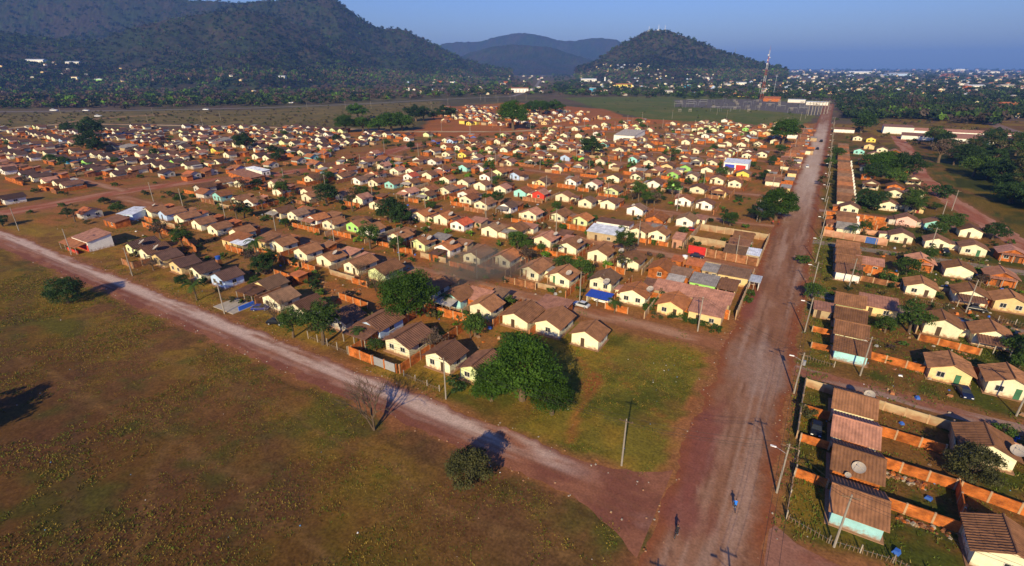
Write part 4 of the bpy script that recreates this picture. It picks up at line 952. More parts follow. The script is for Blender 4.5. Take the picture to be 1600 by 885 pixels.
# farther yards: their walls and sheds as one mass
yv, ymi = MB(), []
for s in SPEC:
    u, v = s[0], s[1]; d = dist(u, v)
    if d < 290 or u > 4: continue
    for _ in range(rw.choice((1, 2, 2, 3)) if d < 390 else rw.choice((2, 3, 3))):
        x, y, w, dd, h = u + rw.uniform(-5.5, 5.5), v + rw.choice((rw.uniform(-7, -3.5), rw.uniform(6.5, 13))), rw.uniform(2.5, 6), rw.uniform(2.5, 4), rw.uniform(1.9, 2.8)
        m_ = rw.choice((0, 0, 0, 1, 2, 5))
        if rw.random() < .4: yv.box(x-w, y, -.1, x+w*.6, y+.2, 1.8, rw.choice((0, 0, 1)))
        else:
            yv.hull8([(x-w/2, y, -.1), (x+w/2, y, -.1), (x+w/2, y+dd, -.1), (x-w/2, y+dd, -.1)], [(x-w/2, y, h), (x+w/2, y, h), (x+w/2, y+dd, h+.5), (x-w/2, y+dd, h+.5)], m_)
            yv.hull8([(x-w/2-.3, y-.3, h+.03), (x+w/2+.3, y-.3, h+.03), (x+w/2+.3, y+dd+.3, h+.62), (x-w/2-.3, y+dd+.3, h+.62)], [(x-w/2-.3, y-.3, h+.13), (x+w/2+.3, y-.3, h+.13), (x+w/2+.3, y+dd+.3, h+.72), (x-w/2-.3, y+dd+.3, h+.72)], rw.choice((3, 3, 4, 6, 7)))
tag(obj('distant_yards', yv.mesh('distant_yards', M_BRICK, M_BRICKB, M_PLAST, roof_mat('n'), roof_mat('u'), wall_mat('c'), roof_mat('i'), roof_mat('z'))), kind='stuff')
# enclosed carport house, far right
for (x, y, w, d, z0, z1, c, r, lb) in [(1500, 222, 1, 1, 0, 0, 'c', 'n', '')][:0]: pass
def px_shed(x, y, *a, **k): u, v = at(x, y); return shed(u, v, *a, **k)
px_shed(1402, 210, 22, 18, 6.0, 6.6, 'w', 'u', label='sports hall with a broad brown roof and white front band', name='sports_hall', cat='hall', door=False)
px_shed(1455, 221, 40, 12, 3.4, 4.6, 'w', 'u', -.05, label='long white-walled school wing with a reddish roof', name='school_wing', cat='school', door=False)
px_shed(1530, 226, 58, 20, 3.6, 5.4, 'w', 'u', .02, label='very long reddish school roof by the wood', name='school_wing', cat='school', door=False)
px_shed(1505, 214, 70, 10, 3.4, 4.8, 'w', 'u', .02, label='rear school roof with bright white skylight strips', name='school_wing', cat='school', door=False)
px_shed(1318, 208, 16, 9, 3, 4, 'w', 'n', label='brown-roofed white building beside the round tree on the main road', name='roadside_building', cat='building', door=False)
px_shed(1246, 218, 16, 8, 3.4, 3.6, 'w', 'i', label='white-fronted building with a rusty roof beside the main road', name='roadside_building', cat='building', door=False)
px_shed(1276, 165, 30, 9, 5, 5.5, 'w', 'Z', label='long white shed at the substation by the main road', name='white_shed', cat='building', door=False)
px_shed(1244, 161, 26, 9, 5, 5.5, 'w', 'Z', label='pale blue-white shed left of the long white shed', name='white_shed', cat='building', door=False)
px_shed(1205, 159, 26, 14, 5, 7.5, 'o', 'o', label='orange-roofed building at the foot of the lattice tower', name='orange_building', cat='building', door=False)
px_shed(1165, 152, 34, 6, 3, 3.2, 'y', 'u', label='long low yellow building left of the lattice tower', name='yellow_building', cat='building', door=False)

# ------------------------------------------------------------------ big buildings of the town far behind
def bld(x, y, w, d, h, c, r, label, storeys=1, rz=YAW):
    hp = hill_at(x, y) if y < 128 else None
    u, v, z0 = hp if hp else (*at(x, max(y, 112)), 0.0)
    o = thing('town_building', u, v, z0, rz, label, 'building')
    obj('wall', MB().box(-w/2, 0, -5 if z0 > 0 else -.5, w/2, d, h).mesh('wall', wall_mat(c)), o)
    b = MB(); b.hull8([(-w/2-.6, -.6, h), (w/2+.6, -.6, h), (w/2+.6, d+.6, h), (-w/2-.6, d+.6, h)], [(-w/2-.6, d*.42, h+d*.16), (w/2+.6, d*.42, h+d*.16), (w/2+.6, d*.58, h+d*.16), (-w/2-.6, d*.58, h+d*.16)]); obj('roof', b.mesh('roof', roof_mat(r)), o)
    n = max(2, int(w/7))
    for s in range(storeys):
        for i in range(n): obj('window', cached('bigwin', lambda: MB().box(-1.3, -.08, 0, 1.3, .05, 1.6).mesh('window', M_PANE)), o, (-w/2 + w*(i+.5)/n, 0, 1.2 + s*3.6))
    return o
bld(920, 128, 62, 22, 9, 'w', 'Z', 'long white factory hall with a pale roof beside the white chimney', 2)
bld(975, 137, 46, 18, 8, 'y', 'i', 'bright yellow building with a rusty roof beyond the green field', 2)
bld(926, 143, 15, 10, 7, 'T', 'z', 'small blue house below the long white factory hall'); bld(812, 145, 40, 16, 9, 'w', 'n', 'white two-storey building with brown roof by the highway bend', 2)
bld(790, 132, 16, 12, 8, 'o', 'o', 'orange brick house above the highway bend'); bld(690, 127, 20, 10, 6, 'o', 'o', 'orange building among trees below the left mountain'); bld(706, 131, 14, 9, 6, 'w', 'z', 'white house next to the orange building below the mountain')
bld(636, 142, 12, 9, 7, 'w', 'u', 'white house among bare trees above the highway'); bld(440, 121, 20, 12, 7, 'w', 'Z', 'white house alone below the left mountain'); bld(152, 125, 22, 12, 5, 'g', 'Z', 'green-walled house in the left wood')
bld(55, 95, 60, 20, 7, 'w', 'Z', 'white sheds under the smoke at the left edge'); bld(108, 98, 44, 16, 6, 'w', 'Z', 'long pale shed in the left wood')
bld(118, 122, 16, 10, 6, 'c', 'u', 'cream house in the left wood near the green-walled house'); bld(210, 137, 16, 10, 6, 'b', 'z', 'pale blue house in the left wood')
bld(828, 103, 60, 26, 14, 'y', 'i', 'ochre building below the far hills', 2); bld(1045, 147, 16, 12, 6, 'w', 'z', 'white house behind the green field'); bld(1075, 137, 18, 10, 7, 'T', 'z', 'blue house behind the green field')
bld(1105, 122, 28, 14, 8, 'w', 'z', 'white house at the foot of the right hill'); bld(1160, 133, 26, 12, 7, 'w', 'Z', 'white-roofed house left of the lattice tower')
bld(1345, 116, 190, 50, 14, 'w', 'Z', 'very long white industrial shed near the horizon', 1); bld(1405, 119, 150, 50, 12, 'b', 'Z', 'long pale blue industrial shed near the horizon', 1)
bld(1500, 112, 120, 40, 26, 'w', 'Z', 'large white buildings on the horizon at the right', 3); bld(1550, 115, 110, 40, 16, 'w', 'z', 'white block right of the large white horizon buildings', 2)
bld(1483, 120, 60, 30, 12, 'o', 'i', 'orange brick block below the large white horizon buildings', 2); bld(1525, 139, 46, 16, 8, 'w', 'Z', 'white building among trees at the right'); bld(1575, 138, 40, 16, 7, 'c', 'z', 'cream building near the right edge among trees')
bld(1405, 141, 24, 12, 6, 'l', 'u', 'lime house among the trees right of the main road'); bld(1512, 141, 16, 10, 9, 'o', 'o', 'orange house right of the main road among trees'); bld(1425, 164, 26, 12, 5, 'b', 'z', 'grey-roofed building in the dark trees'); bld(1590, 170, 40, 16, 6, 'o', 'o', 'orange-roofed building at the right edge')
ch = thing('chimney', *at(945, 128), 0, 0, 'tall white chimney beside the long factory hall', 'chimney'); obj('shaft', MB().tube((0,0,0), (0,0,17), 3, 2.4, 8).mesh('shaft', M_WHITE), ch); obj('rim', MB().tube((0,0,17), (0,0,18), 2.9, 2.9, 8).mesh('rim', M_WHITE), ch)
# specks of houses between the trees
rt_ = random.Random(3); spk = []
def specks(n, x0, x1, y0, y1, big=1.0):
    for _ in range(n):
        x, y = rt_.uniform(x0, x1), rt_.uniform(y0, y1); hp = hill_at(x, y, 2.0) if y < 130 and x < 1210 else None
        if hp: spk.append((hp[0], hp[1], rt_.choice('cdewdcdebd'), rt_.choice('nuiozzZ'), 'A', YAW + rt_.uniform(-.7, .7), None, hp[2]+2, 1.15)); continue
        if y < 109.5: continue
        u, v = at(x, y)
        if v > 620 or u > 90 or u < -450: spk.append((u, v, rt_.choice('cdewdcdebd'), rt_.choice('nuiozzZ'), 'A', YAW + rt_.uniform(-.7, .7), None, 0, 1.0 + max(0, dist(u, v)-900)/2200))
specks(420, 1200, 1620, 109, 150); specks(110, 1330, 1620, 150, 186); specks(110, 900, 1200, 124, 150); specks(55, 925, 1010, 100, 112); specks(26, 1015, 1200, 110, 124); specks(45, 640, 860, 118, 149); specks(18, 0, 240, 96, 140); specks(26, 800, 930, 108, 124); specks(12, 240, 640, 118, 146)
def far_scaled():
    n0 = len(bpy.data.objects)
    far_houses(spk, 'distant_town')
far_scaled()

# ------------------------------------------------------------------ poles, lamps and cables
def pole_meshes():
    sh_ = MB().tube((0,0,-.3), (0,0,8.6), .16, .10, 7).mesh('shaft', M_POLE)
    ca = MB().box(-1.0, -.05, 8.1, 1.0, .05, 8.22); [ca.tube((x,0,8.22), (x,0,8.42), .05, .04, 5) for x in (-.9, -.3, .9)]
    la = MB().tube((0,0,6.9), (-1.5,0,7.5), .035, .03, 5).mesh('lamp_arm', M_GREYM)
    lh = MB().hull8([(-2.15,-.13,7.42), (-1.4,-.13,7.46), (-1.4,.13,7.46), (-2.15,.13,7.42)], [(-2.15,-.08,7.56), (-1.4,-.08,7.6), (-1.4,.08,7.6), (-2.15,.08,7.56)]).mesh('lamp_head', M_WHITE)
    tr = MB().tube((.35,0,6.2), (.35,0,7.1), .28, .28, 8).mesh('transformer', M_GREYM)
    return sh_, ca.mesh('crossarm', M_WOOD), la, lh, tr
PM = pole_meshes()
POLES = []
def pole(u, v, rz=0.0, lamp=False, label=None, h=1.0, trafo=False):
    p = thing('utility_pole', u, v, 0, rz); p.scale = (1, 1, h)
    obj('shaft', PM[0], p); obj('crossarm', PM[1], p)
    if lamp: a = obj('street_lamp', PM[2], p); obj('lamp_head', PM[3], a)
    if trafo: obj('transformer', PM[4], p)
    if label: tag(p, label, 'pole', 'utility poles of the town')
    else:
        rn, key = rowname(u, v); p['category'] = 'pole'; PEND.append((p, 'concrete utility pole', rn, key, 'utility poles of the town'))
    POLES.append((u, v)); return p
MAINP = [(4.4, 65.2), (4.8, 92.8), (5.2, 120), (5.5, 146), (5.7, 172), (6.2, 200), (6.4, 230), (6.4, 260), (6.4, 290), (6.4, 322), (6.4, 355), (6.4, 390), (6.4, 430), (6.4, 470), (6.4, 520), (6.4, 570), (6.4, 630)]
for i, (u, v) in enumerate(MAINP): pole(u, v, 0, True, None, 1.0, i == 1)
pole(4.0, 36.0, 0, True, 'lamp pole just outside the near edge whose shadow crosses the main road')
pole(-3.0, 30.0, .1)
pole(11.4, 59.2, .2, False, 'concrete pole in front of the pale aqua corner house'); pole(-16.1, 59.1, .1, False, 'lone concrete pole in the grassy corner lot'); pole(-48.9, 58.8, 0, False, 'pole before the last house of the front row')
for u, v in [(-116, 58.6), (-161.9, 59.4), (-198.1, 58.4), (-245.7, 60.2), (15.4, 105.8), (38, 105), (14.1, 154.2), (38.4, 151.6), (36.5, 199.6), (45, 245), (52, 270)]: pole(u, v, random.uniform(-.2, .2))
for k, s in enumerate(STREETS):
    for i in range(9):
        u, v = (-15.6 - 30.5*i, s + 3.9) if k != 0 else ([-15.6, -44.6, -76, -105, -134, -165, -196, -226, -250][i], s + 3.7)
        if v > EDX(u) or u < -262: continue
        pole(u, v, random.uniform(-.1, .1))
for x, y in [(95, 178), (240, 182), (232, 195), (317, 197), (382, 210), (345, 189), (480, 170), (540, 170), (580, 170), (674, 170), (700, 164), (751, 157), (758, 160), (775, 155), (778, 161), (797, 160), (805, 160), (822, 157), (690, 205), (735, 208), (770, 200), (834, 200), (980, 196), (1003, 190), (1050, 186), (1120, 180), (1250, 190), (1258, 186), (1280, 178), (1135, 187), (1228, 200)]:
    u, v = at(x, y); pole(u, v, YAW + random.uniform(-.3, .3), False, None, 1.15)
CAB = mat('cable_black', (.02, .02, .02), .6)
def cable(a, b, z=8.35, sag=.7, r=.022):
    P0, P1 = Vector((*a, z)), Vector((*b, z)); m_ = MB()
    for o in (-.85, -.28, .85):
        pts = [P0.lerp(P1, t/8) + Vector((o if abs(P1.y-P0.y) > abs(P1.x-P0.x) else 0, o if abs(P1.y-P0.y) <= abs(P1.x-P0.x) else 0, -sag*4*(t/8)*(1-t/8))) for t in range(9)]
        for p, q in zip(pts[:-1], pts[1:]): m_.tube(p, q, r, r, 3, cap=False)
    c = obj('overhead_cable', m_.mesh('cable', CAB)); rn, key = rowname((a[0]+b[0])/2, (a[1]+b[1])/2); c['category'] = 'cable'; PEND.append((c, 'span of thin overhead cables', rn, key, 'overhead cables'))
for a, b in zip(MAINP[:7], MAINP[1:8]): cable(a, b)
cable((4.0, 36), (4.4, 65.2)); cable((-16.1, 59.1), (-48.9, 58.8)); cable((4.4, 65.2), (-16.1, 59.1)); cable((11.4, 59.2), (4.4, 65.2)); cable((11.4, 59.2), (45, 58))
cable((-15.6, 108.2), (-44.6, 108.2)); cable((4.8, 92.8), (-15.6, 108.2)); cable((-48.9, 58.8), (-116, 58.6), 8.35, 1.5); cable((15.4, 105.8), (38, 105)); cable((4.8, 92.8), (15.4, 105.8))

# ------------------------------------------------------------------ satellite dishes and water tanks
def dish_mesh():
    b = MB(); n, R = 18, 1.0; rings = [(0.0, 0.0), (.35, .03), (.7, .13), (1.0, .27)]
    vs = [(0, 0, 0)] + [(r*math.cos(2*math.pi*i/n), r*math.sin(2*math.pi*i/n), z) for r, z in rings[1:] for i in range(n)]
    fs = [(0, 1+i, 1+(i+1) % n) for i in range(n)]
    for q in range(2): fs += [(1+q*n+i, 1+(q+1)*n+i, 1+(q+1)*n+(i+1) % n, 1+q*n+(i+1) % n) for i in range(n)]
    b.add(vs, fs); b.add([(x, y, z-.03) for x, y, z in vs], [f[::-1] for f in fs]); return b.mesh('reflector', M_DISH)
DM = dish_mesh()
DMAST = MB().tube((0,0,-1.0), (0,0,.0), .06, .05, 6).mesh('mast', M_GREYM)
DFEED = MB(); [DFEED.tube((.9*math.cos(a), .9*math.sin(a), .24), (0,0,.8), .018, .018, 4) for a in (0, 2.1, 4.2)]; DFEED.tube((0,0,.7), (0,0,.86), .09, .07, 6); DFEED = DFEED.mesh('feed_arm', M_GREYM)
def dish(u, v, z, r=.9, label=None, tilt=.6, az=-.4):
    r *= .82
    d = thing('satellite_dish', u, v, z); d.scale = (r, r, r)
    obj('mast', DMAST, d); o = obj('reflector', DM, d, rot=(tilt, 0, az)); obj('feed_arm', DFEED, o)
    if label: tag(d, label, 'satellite dish', 'satellite dishes on roofs')
    else:
        rn, key = rowname(u, v); d['category'] = 'satellite dish'; PEND.append((d, 'grey satellite dish', rn, key, 'satellite dishes on roofs'))
dish(15.6, 92.6, 3.7, 1.0, 'grey dish on the roof beside the long tan wall'); dish(13.6, 72.0, 3.4, 1.05, 'big grey dish on the bare brick house'); dish(12.4, 70.3, 2.9, .5, 'small pale dish below the big grey dish'); dish(33.6, 87.6, 3.6, 1.15, 'grey dish on the cream house by the round dark tree'); dish(15.6, 113.8, 3.4, .8, 'dish at the roof corner of the turquoise house')
for u, v, r in [(-179, 71, 1.3), (-169.5, 70.5, 1.3), (-118.5, 95.5, 1.1), (-106, 121, 1.1), (-115.5, 121, .7), (-103.3, 121, 1.2), (-51.5, 116.5, 1.1), (-43, 119, .7), (-40.6, 116, 1.2), (-45.5, 141, 1.1), (-60, 143, 1.1), (-70, 146, 1.0), (-93, 146, 1.0), (-115, 148, 1.3), (-125, 148, 1.1), (-89.5, 122, .8), (-29.5, 117, 1.1), (-94, 121, 1.2), (-225, 97, 1.2), (-63, 167, .9), (-100, 201, .9), (-60, 196, .9)]: dish(u, v, 3.9, r)
def tank(u, v, z, label=None, m=None):
    t = thing('water_tank', u, v, z, 0); obj('tank_body', cached(('tank', m), lambda: MB().tube((0,0,0), (0,0,.9), .62, .75, 12).mesh('tank_body', m or mat('tank_blue', (.03, .10, .42), .45))), t); obj('lid', cached(('lid', m), lambda: MB().tube((0,0,.9), (0,0,1.06), .78, .35, 12).mesh('lid', m or MATS['tank_blue'])), t); obj('stand', cached('tstand', lambda: MB().box(-.6, -.6, -2.4, .6, .6, -.004).mesh('stand', M_BRICKB)), t)
    tag(t, label, 'water tank', 'household water tanks')
tank(-147.5, 76.5, 2.4, 'round blue water tank behind the second front houses'); tank(-41.0, 172.5, 2.6, 'blue tank in the yard behind the cream corner house'); tank(-28.2, 148, 2.5, 'white tank at the back of the corner compound', M_WHITE)

# ------------------------------------------------------------------ cars
def car_meshes():
    L2, W2 = 2.05, .82
    prof = [(-2.05, .35), (-2.08, .72), (-1.95, .86), (-1.35, .92), (1.05, .92), (1.85, .80), (2.07, .66), (2.06, .35)]
    b = MB(); n = len(prof)
    vs = []
    for y, k in ((-W2, .94), (-W2*.96, 1), (W2*.96, 1), (W2, .94)):
        vs += [(x*(1 if abs(y) < W2 else .985), y, .35 + (z-.35)*(1 if abs(y) < W2 else .86)) for x, z in prof]
    fs = [tuple(range(n-1, -1, -1)), tuple(range(3*n, 4*n))]
    for q in range(3): fs += [(q*n+i, q*n+(i+1) % n, (q+1)*n+(i+1) % n, (q+1)*n+i) for i in range(n)]
    b.add(vs, fs)
    cab = MB(); cab.hull8([(-1.5, -.74, .90), (.95, -.74, .90), (.95, .74, .90), (-1.5, .74, .90)], [(-1.05, -.58, 1.42), (.25, -.58, 1.42), (.25, .58, 1.42), (-1.05, .58, 1.42)])
    roof = MB(); roof.hull8([(-1.12, -.61, 1.41), (.30, -.61, 1.41), (.30, .61, 1.41), (-1.12, .61, 1.41)], [(-1.0, -.52, 1.48), (.18, -.52, 1.48), (.18, .52, 1.48), (-1.0, .52, 1.48)])
    return b, cab, roof
CB = car_meshes()
WHEEL = MB().tube((0,-.1,0), (0,.1,0), .31, .31, 12).mesh('tyre', mat('rubber', (.015, .015, .015), .8)); RIM = MB().tube((0,-.115,0), (0,.115,0), .18, .18, 8).mesh('rim', M_GREYM)
LIGHT = MB().box(-.03, -.17, -.07, .03, .17, .07).mesh('headlight', M_WHITE)
PAINT = {'silver': (.50, .52, .54), 'white': (.78, .78, .77), 'black': (.012, .013, .016), 'dark blue': (.012, .018, .05), 'blue': (.012, .03, .22), 'red': (.40, .02, .02)}
def car(u, v, rz, colour, label, sc=1.0, name='parked_car'):
    m = mat('car_' + colour.replace(' ', '_'), PAINT[colour], .28, .03, 1, 0); c = thing(name, u, v, .02, rz, label, 'car', 'cars of the town'); c.scale = (sc, sc, sc)
    obj('body', cached(('carb', colour), lambda: CB[0].mesh('body', m)), c); obj('windows', cached('carw', lambda: CB[1].mesh('windows', M_PANE)), c); obj('roof', cached(('carr', colour), lambda: CB[2].mesh('roof', m)), c)
    for x in (-1.3, 1.3):
        for y in (-.74, .74): w = obj('wheel', WHEEL, c, (x, y, .31)); obj('rim', RIM, w)
    for y in (-.55, .55): obj('headlight', LIGHT, c, (2.06, y, .62))
    return c
car(-43.4, 106.6, math.pi*.98, 'silver', 'silver sedan parked on the dirt street by the blue awning'); car(-39.8, 111.6, math.pi, 'white', 'white car pulled in beside the blue awning carport')
car(8.6, 82.9, -math.pi/2, 'black', 'black car parked between the short orange walls'); car(31.4, 108.2, -math.pi/2+.15, 'dark blue', 'dark blue car in front of the sand house with blue grille')
car(-110.4, 64.4, .6, 'blue', 'blue car beside the porch of the front row bar'); car(-100.6, 61.6, .4, 'black', 'black car under the bare tree of the front row'); car(-81.6, 173.6, math.pi/2, 'black', 'black car outside a walled cream house up the hill street'[:70])
car(-26.5, 157.8, 0, 'dark blue', 'dark car parked in front of the red gate'); car(-4.6, 351, math.pi/2, 'white', 'white car driving up the main road', name='moving_car'); car(40.6, 153.8, 0, 'black', 'dark car under the porch roof on the second side street'); car(41.2, 203.6, -math.pi/2, 'black', 'black car against the cream house near the diagonal road'); car(-34.5, 185.6, 0, 'red', 'red car beside the white-fronted house past the red gate')
for (x, y, c, lb, s) in [(85, 174, 'white', 'leftmost white truck on the far highway', 2.2), (135, 174, 'white', 'second white vehicle on the far highway', 1.8), (322, 172.5, 'white', 'white car alone on the far highway bend', 1.8), (454, 162, 'white', 'white truck in the clearing above the highway', 2.4), (1283, 222, 'black', 'dark truck far up the main road'[:60], 1.3), (1277, 234, 'black', 'dark vehicle on the pale stretch of the main road', 1.2), (154, 183, 'white', 'white pickup on the sandy track', 1.8)]:
    u, v = at(x, y); car(u, v, YAW if y < 200 and x < 600 else math.pi/2, c, lb, s, 'distant_vehicle')

# ------------------------------------------------------------------ people, bicycles
def person_mesh(name, joints, edges, radii, colours, root=0):
    """one skinned, smoothed body; colours: (test(x, y, z), material) tried in order"""
    me = bpy.data.meshes.new(name); me.from_pydata(joints, edges, [])
    o = bpy.data.objects.new(name, me); COL.objects.link(o)
    sk = o.modifiers.new('s', 'SKIN'); sk.use_smooth_shade = True
    for i, r in enumerate(radii): me.skin_vertices[0].data[i].radius = (r, r)
    me.skin_vertices[0].data[root].use_root = True
    sb = o.modifiers.new('b', 'SUBSURF'); sb.levels = 1; sb.render_levels = 1
    dg = bpy.context.evaluated_depsgraph_get(); m2 = bpy.data.meshes.new_from_object(o.evaluated_get(dg))
    bpy.data.objects.remove(o)
    m2.materials.clear()
    for _, m in colours: m2.materials.append(m)
    for p in m2.polygons:
        for k, (t, _) in enumerate(colours):
            if t(*p.center): p.material_index = k; break
        p.use_smooth = True
    return m2
SKIN = mat('skin_tan', (.30, .16, .09), .6, .05); HAIR = mat('hair_black', (.012, .01, .009), .7); TROU = mat('trousers_dark', (.03, .032, .04), .8); SHOE = mat('shoes', (.02, .02, .02), .7)
def body(pose, shirt):
    if pose == 'ride':     # seated on a bicycle heading +x: hands on the bar, feet on the pedals
        J = [(-.12,0,.98), (-.05,0,1.22), (.08,0,1.46), (.13,0,1.56), (.17,0,1.67), (.19,0,1.76),
             (.06,.19,1.42), (.26,.27,1.20), (.47,.25,1.06), (.53,.24,1.05), (.06,-.19,1.42), (.26,-.27,1.20), (.47,-.25,1.06), (.53,-.24,1.05),
             (-.1,.1,.95), (.28,.13,.82), (.10,.12,.42), (.22,.12,.36), (-.1,-.1,.95), (.24,-.13,.66), (.02,-.12,.28), (.15,-.12,.22)]
    else:
        J = [(0,0,.93), (0,0,1.15), (0,0,1.40), (.01,0,1.50), (.02,0,1.60), (.02,0,1.70),
             (0,.19,1.38), (.03,.25,1.12), (.10,.25,.88), (.12,.25,.80), (0,-.19,1.38), (-.02,-.25,1.12), (.02,-.26,.87), (.03,-.26,.79),
             (0,.1,.90), (.07,.11,.50), (.02,.11,.08), (.15,.11,.05), (0,-.1,.90), (-.02,-.11,.50), (-.12,-.11,.08), (.0,-.11,.05)]
    E_ = [(0,1), (1,2), (2,3), (3,4), (4,5), (2,6), (6,7), (7,8), (8,9), (2,10), (10,11), (11,12), (12,13), (0,14), (14,15), (15,16), (16,17), (0,18), (18,19), (19,20), (20,21)]
    R = [.145, .135, .15, .058, .10, .085, .07, .048, .036, .03, .07, .048, .036, .03, .10, .07, .048, .04, .10, .07, .048, .04]
    zt = 1.0 if pose == 'ride' else .95
    hd = J[4]
    C_ = [(lambda x, y, z: z > hd[2]+.045 or (z > hd[2]-.03 and x < hd[0]-.04), HAIR), (lambda x, y, z: z > J[3][2]-.02, SKIN),
          (lambda x, y, z: z > zt and (abs(y) < .3) and not (abs(y) > .2 and z < 1.2 and (x > .2 or pose != 'ride')), shirt), (lambda x, y, z: abs(y) > .2 and z > .7, SKIN), (lambda x, y, z: z < (.0 if pose == 'ride' else .1), SHOE), (lambda x, y, z: True, TROU)]
    return person_mesh('person', J, E_, R, C_)
def face_and_hands(p, pose):
    hx, hz = (.17, 1.67) if pose == 'ride' else (.02, 1.60)
    b = MB(); b.tube((hx+.09, 0, hz-.01), (hx+.125, 0, hz-.035), .018, .012, 5); obj('nose', b.mesh('nose', SKIN), p)
    for s in (-1, 1):
        obj('eye', cached('eye', lambda: MB().box(-.006, -.012, -.007, .006, .012, .007).mesh('eye', M_PANE)), p, (hx+.098, s*.035, hz+.02)); obj('ear', cached('ear', lambda: MB().box(-.02, -.012, -.03, .02, .012, .03).mesh('ear', SKIN)), p, (hx-.005, s*.1, hz))
    obj('mouth', cached('mouth', lambda: MB().box(-.006, -.025, -.005, .006, .025, .005).mesh('mouth', mat('lips', (.22, .07, .06), .6))), p, (hx+.093, 0, hz-.06))
    for s in (-1, 1):
        c = Vector((.55, s*.24, 1.045)) if pose == 'ride' else Vector((.12, s*.25, .78)) if s > 0 else Vector((.03, -.26, .77))
        b = MB()
        for i, ln in enumerate((.062, .072, .068, .052)):
            o = (i-1.5)*.02
            if pose == 'ride': q = c + Vector((.0, o, .015)); m_ = q + Vector((ln*.5, 0, -.012)); e = m_ + Vector((.0, 0, -.04))
            else: q = c + Vector((o, 0, -.01)); m_ = q + Vector((0, -s*.006, -ln*.55)); e = m_ + Vector((0, -s*.018, -ln*.45))
            b.tube(q, m_, .009, .008, 5); b.tube(m_, e, .008, .006, 5)
        b.tube(c, c + Vector((.03, -s*.035, -.025)), .011, .008, 5)
        obj('fingers', b.mesh('fingers', SKIN), p)
def bike(u, v, rz, label, m):
    k = thing('bicycle', u, v, .02, rz, label, 'bicycle')
    t = MB(); n = 20
    for i in range(n):
        a, e = 2*math.pi*i/n, 2*math.pi*(i+1)/n; t.tube((.32*math.cos(a), 0, .32*math.sin(a)), (.32*math.cos(e), 0, .32*math.sin(e)), .024, .024, 5, cap=False)
    tyre = t.mesh('tyre', MATS['rubber']); sp = MB()
    for i in range(8): a = math.pi*i/8; sp.tube((-.31*math.cos(a), 0, -.31*math.sin(a)), (.31*math.cos(a), 0, .31*math.sin(a)), .004, .004, 3)
    sp = sp.mesh('spokes', M_GREYM)
    for x in (-.5, .52): w = obj('wheel', tyre, k, (x, 0, .34)); obj('spokes', sp, w)
    f = MB(); A_, B_, C_, D_, E_ = (-.5,0,.34), (-.05,0,.30), (-.16,0,.80), (.36,0,.78), (.52,0,.34)
    for p, q in ((A_, B_), (A_, C_), (B_, C_), (C_, D_), (B_, D_), (D_, E_)): f.tube(p, q, .022, .02, 6)
    f.tube(D_, (.38,0,1.0), .02, .02, 6); obj('frame', f.mesh('frame', m), k)
    h = MB(); h.tube((.40,-.27,1.02), (.40,.27,1.02), .016, .016, 6); h.tube((.40,.27,1.02), (.53,.27,1.03), .018, .018, 5); h.tube((.40,-.27,1.02), (.53,-.27,1.03), .018, .018, 5); obj('handlebar', h.mesh('handlebar', M_GREYM), k)
    obj('saddle', MB().hull8([(-.30,-.1,.86), (.02,-.03,.86), (.02,.03,.86), (-.30,.1,.86)], [(-.28,-.07,.91), (0,-.02,.91), (0,.02,.91), (-.28,.07,.91)]).mesh('saddle', SHOE), k)
    pd = MB(); pd.tube((-.05,-.08,.30), (.10,-.08,.20), .012, .012, 4); pd.tube((-.05,.08,.30), (.12,.08,.36), .012, .012, 4); pd.box(.02, -.2, .16, .18, -.08, .19); pd.box(.08, .08, .31, .24, .2, .34); obj('pedals', pd.mesh('pedals', M_GREYM), k)
    return k
SH_B = mat('shirt_blue', (.02, .16, .60), .8); SH_K = mat('shirt_black', (.02, .018, .02), .8); SH_R = mat('shirt_red', (.42, .04, .04), .8); SH_W = mat('shirt_white', (.7, .68, .62), .8)
for (u, v, rz, sh_, lb, lk) in [(-.2, 59.0, math.pi/2+.25, SH_B, 'cyclist in a bright blue shirt riding up the main road', 'bicycle under the cyclist in blue'), (-5.9, 50.8, math.pi/2-.1, SH_K, 'cyclist in dark clothes at the road junction', 'bicycle under the cyclist in dark clothes')]:
    bike(u, v, rz, lk, M_GREYM if sh_ is SH_B else CAB)
    p = tag(obj('person', body('ride', sh_), None, (u, v, .02), rz), lb, 'person'); face_and_hands(p, 'ride')
for (x, y, sh_, rz, lb) in [(1066, 389, SH_K, -1.2, 'left one of two dark-clothed people by the red gate'), (1071, 389, SH_K, -2.0, 'right one of two dark-clothed people by the red gate'), (1207, 351, SH_R, -1.6, 'person in red under the roadside tree'), (1216, 352, SH_R, .6, 'second person in red nearest the main road'), (1174, 400, SH_W, 0, 'pale-shirted person beside the brown wall corner')]:
    u, v = at(x, y); p = tag(obj('person', cached(('body', sh_.name), lambda: body('stand', sh_)), None, (u, v, .02), rz), lb, 'person'); face_and_hands(p, 'stand')

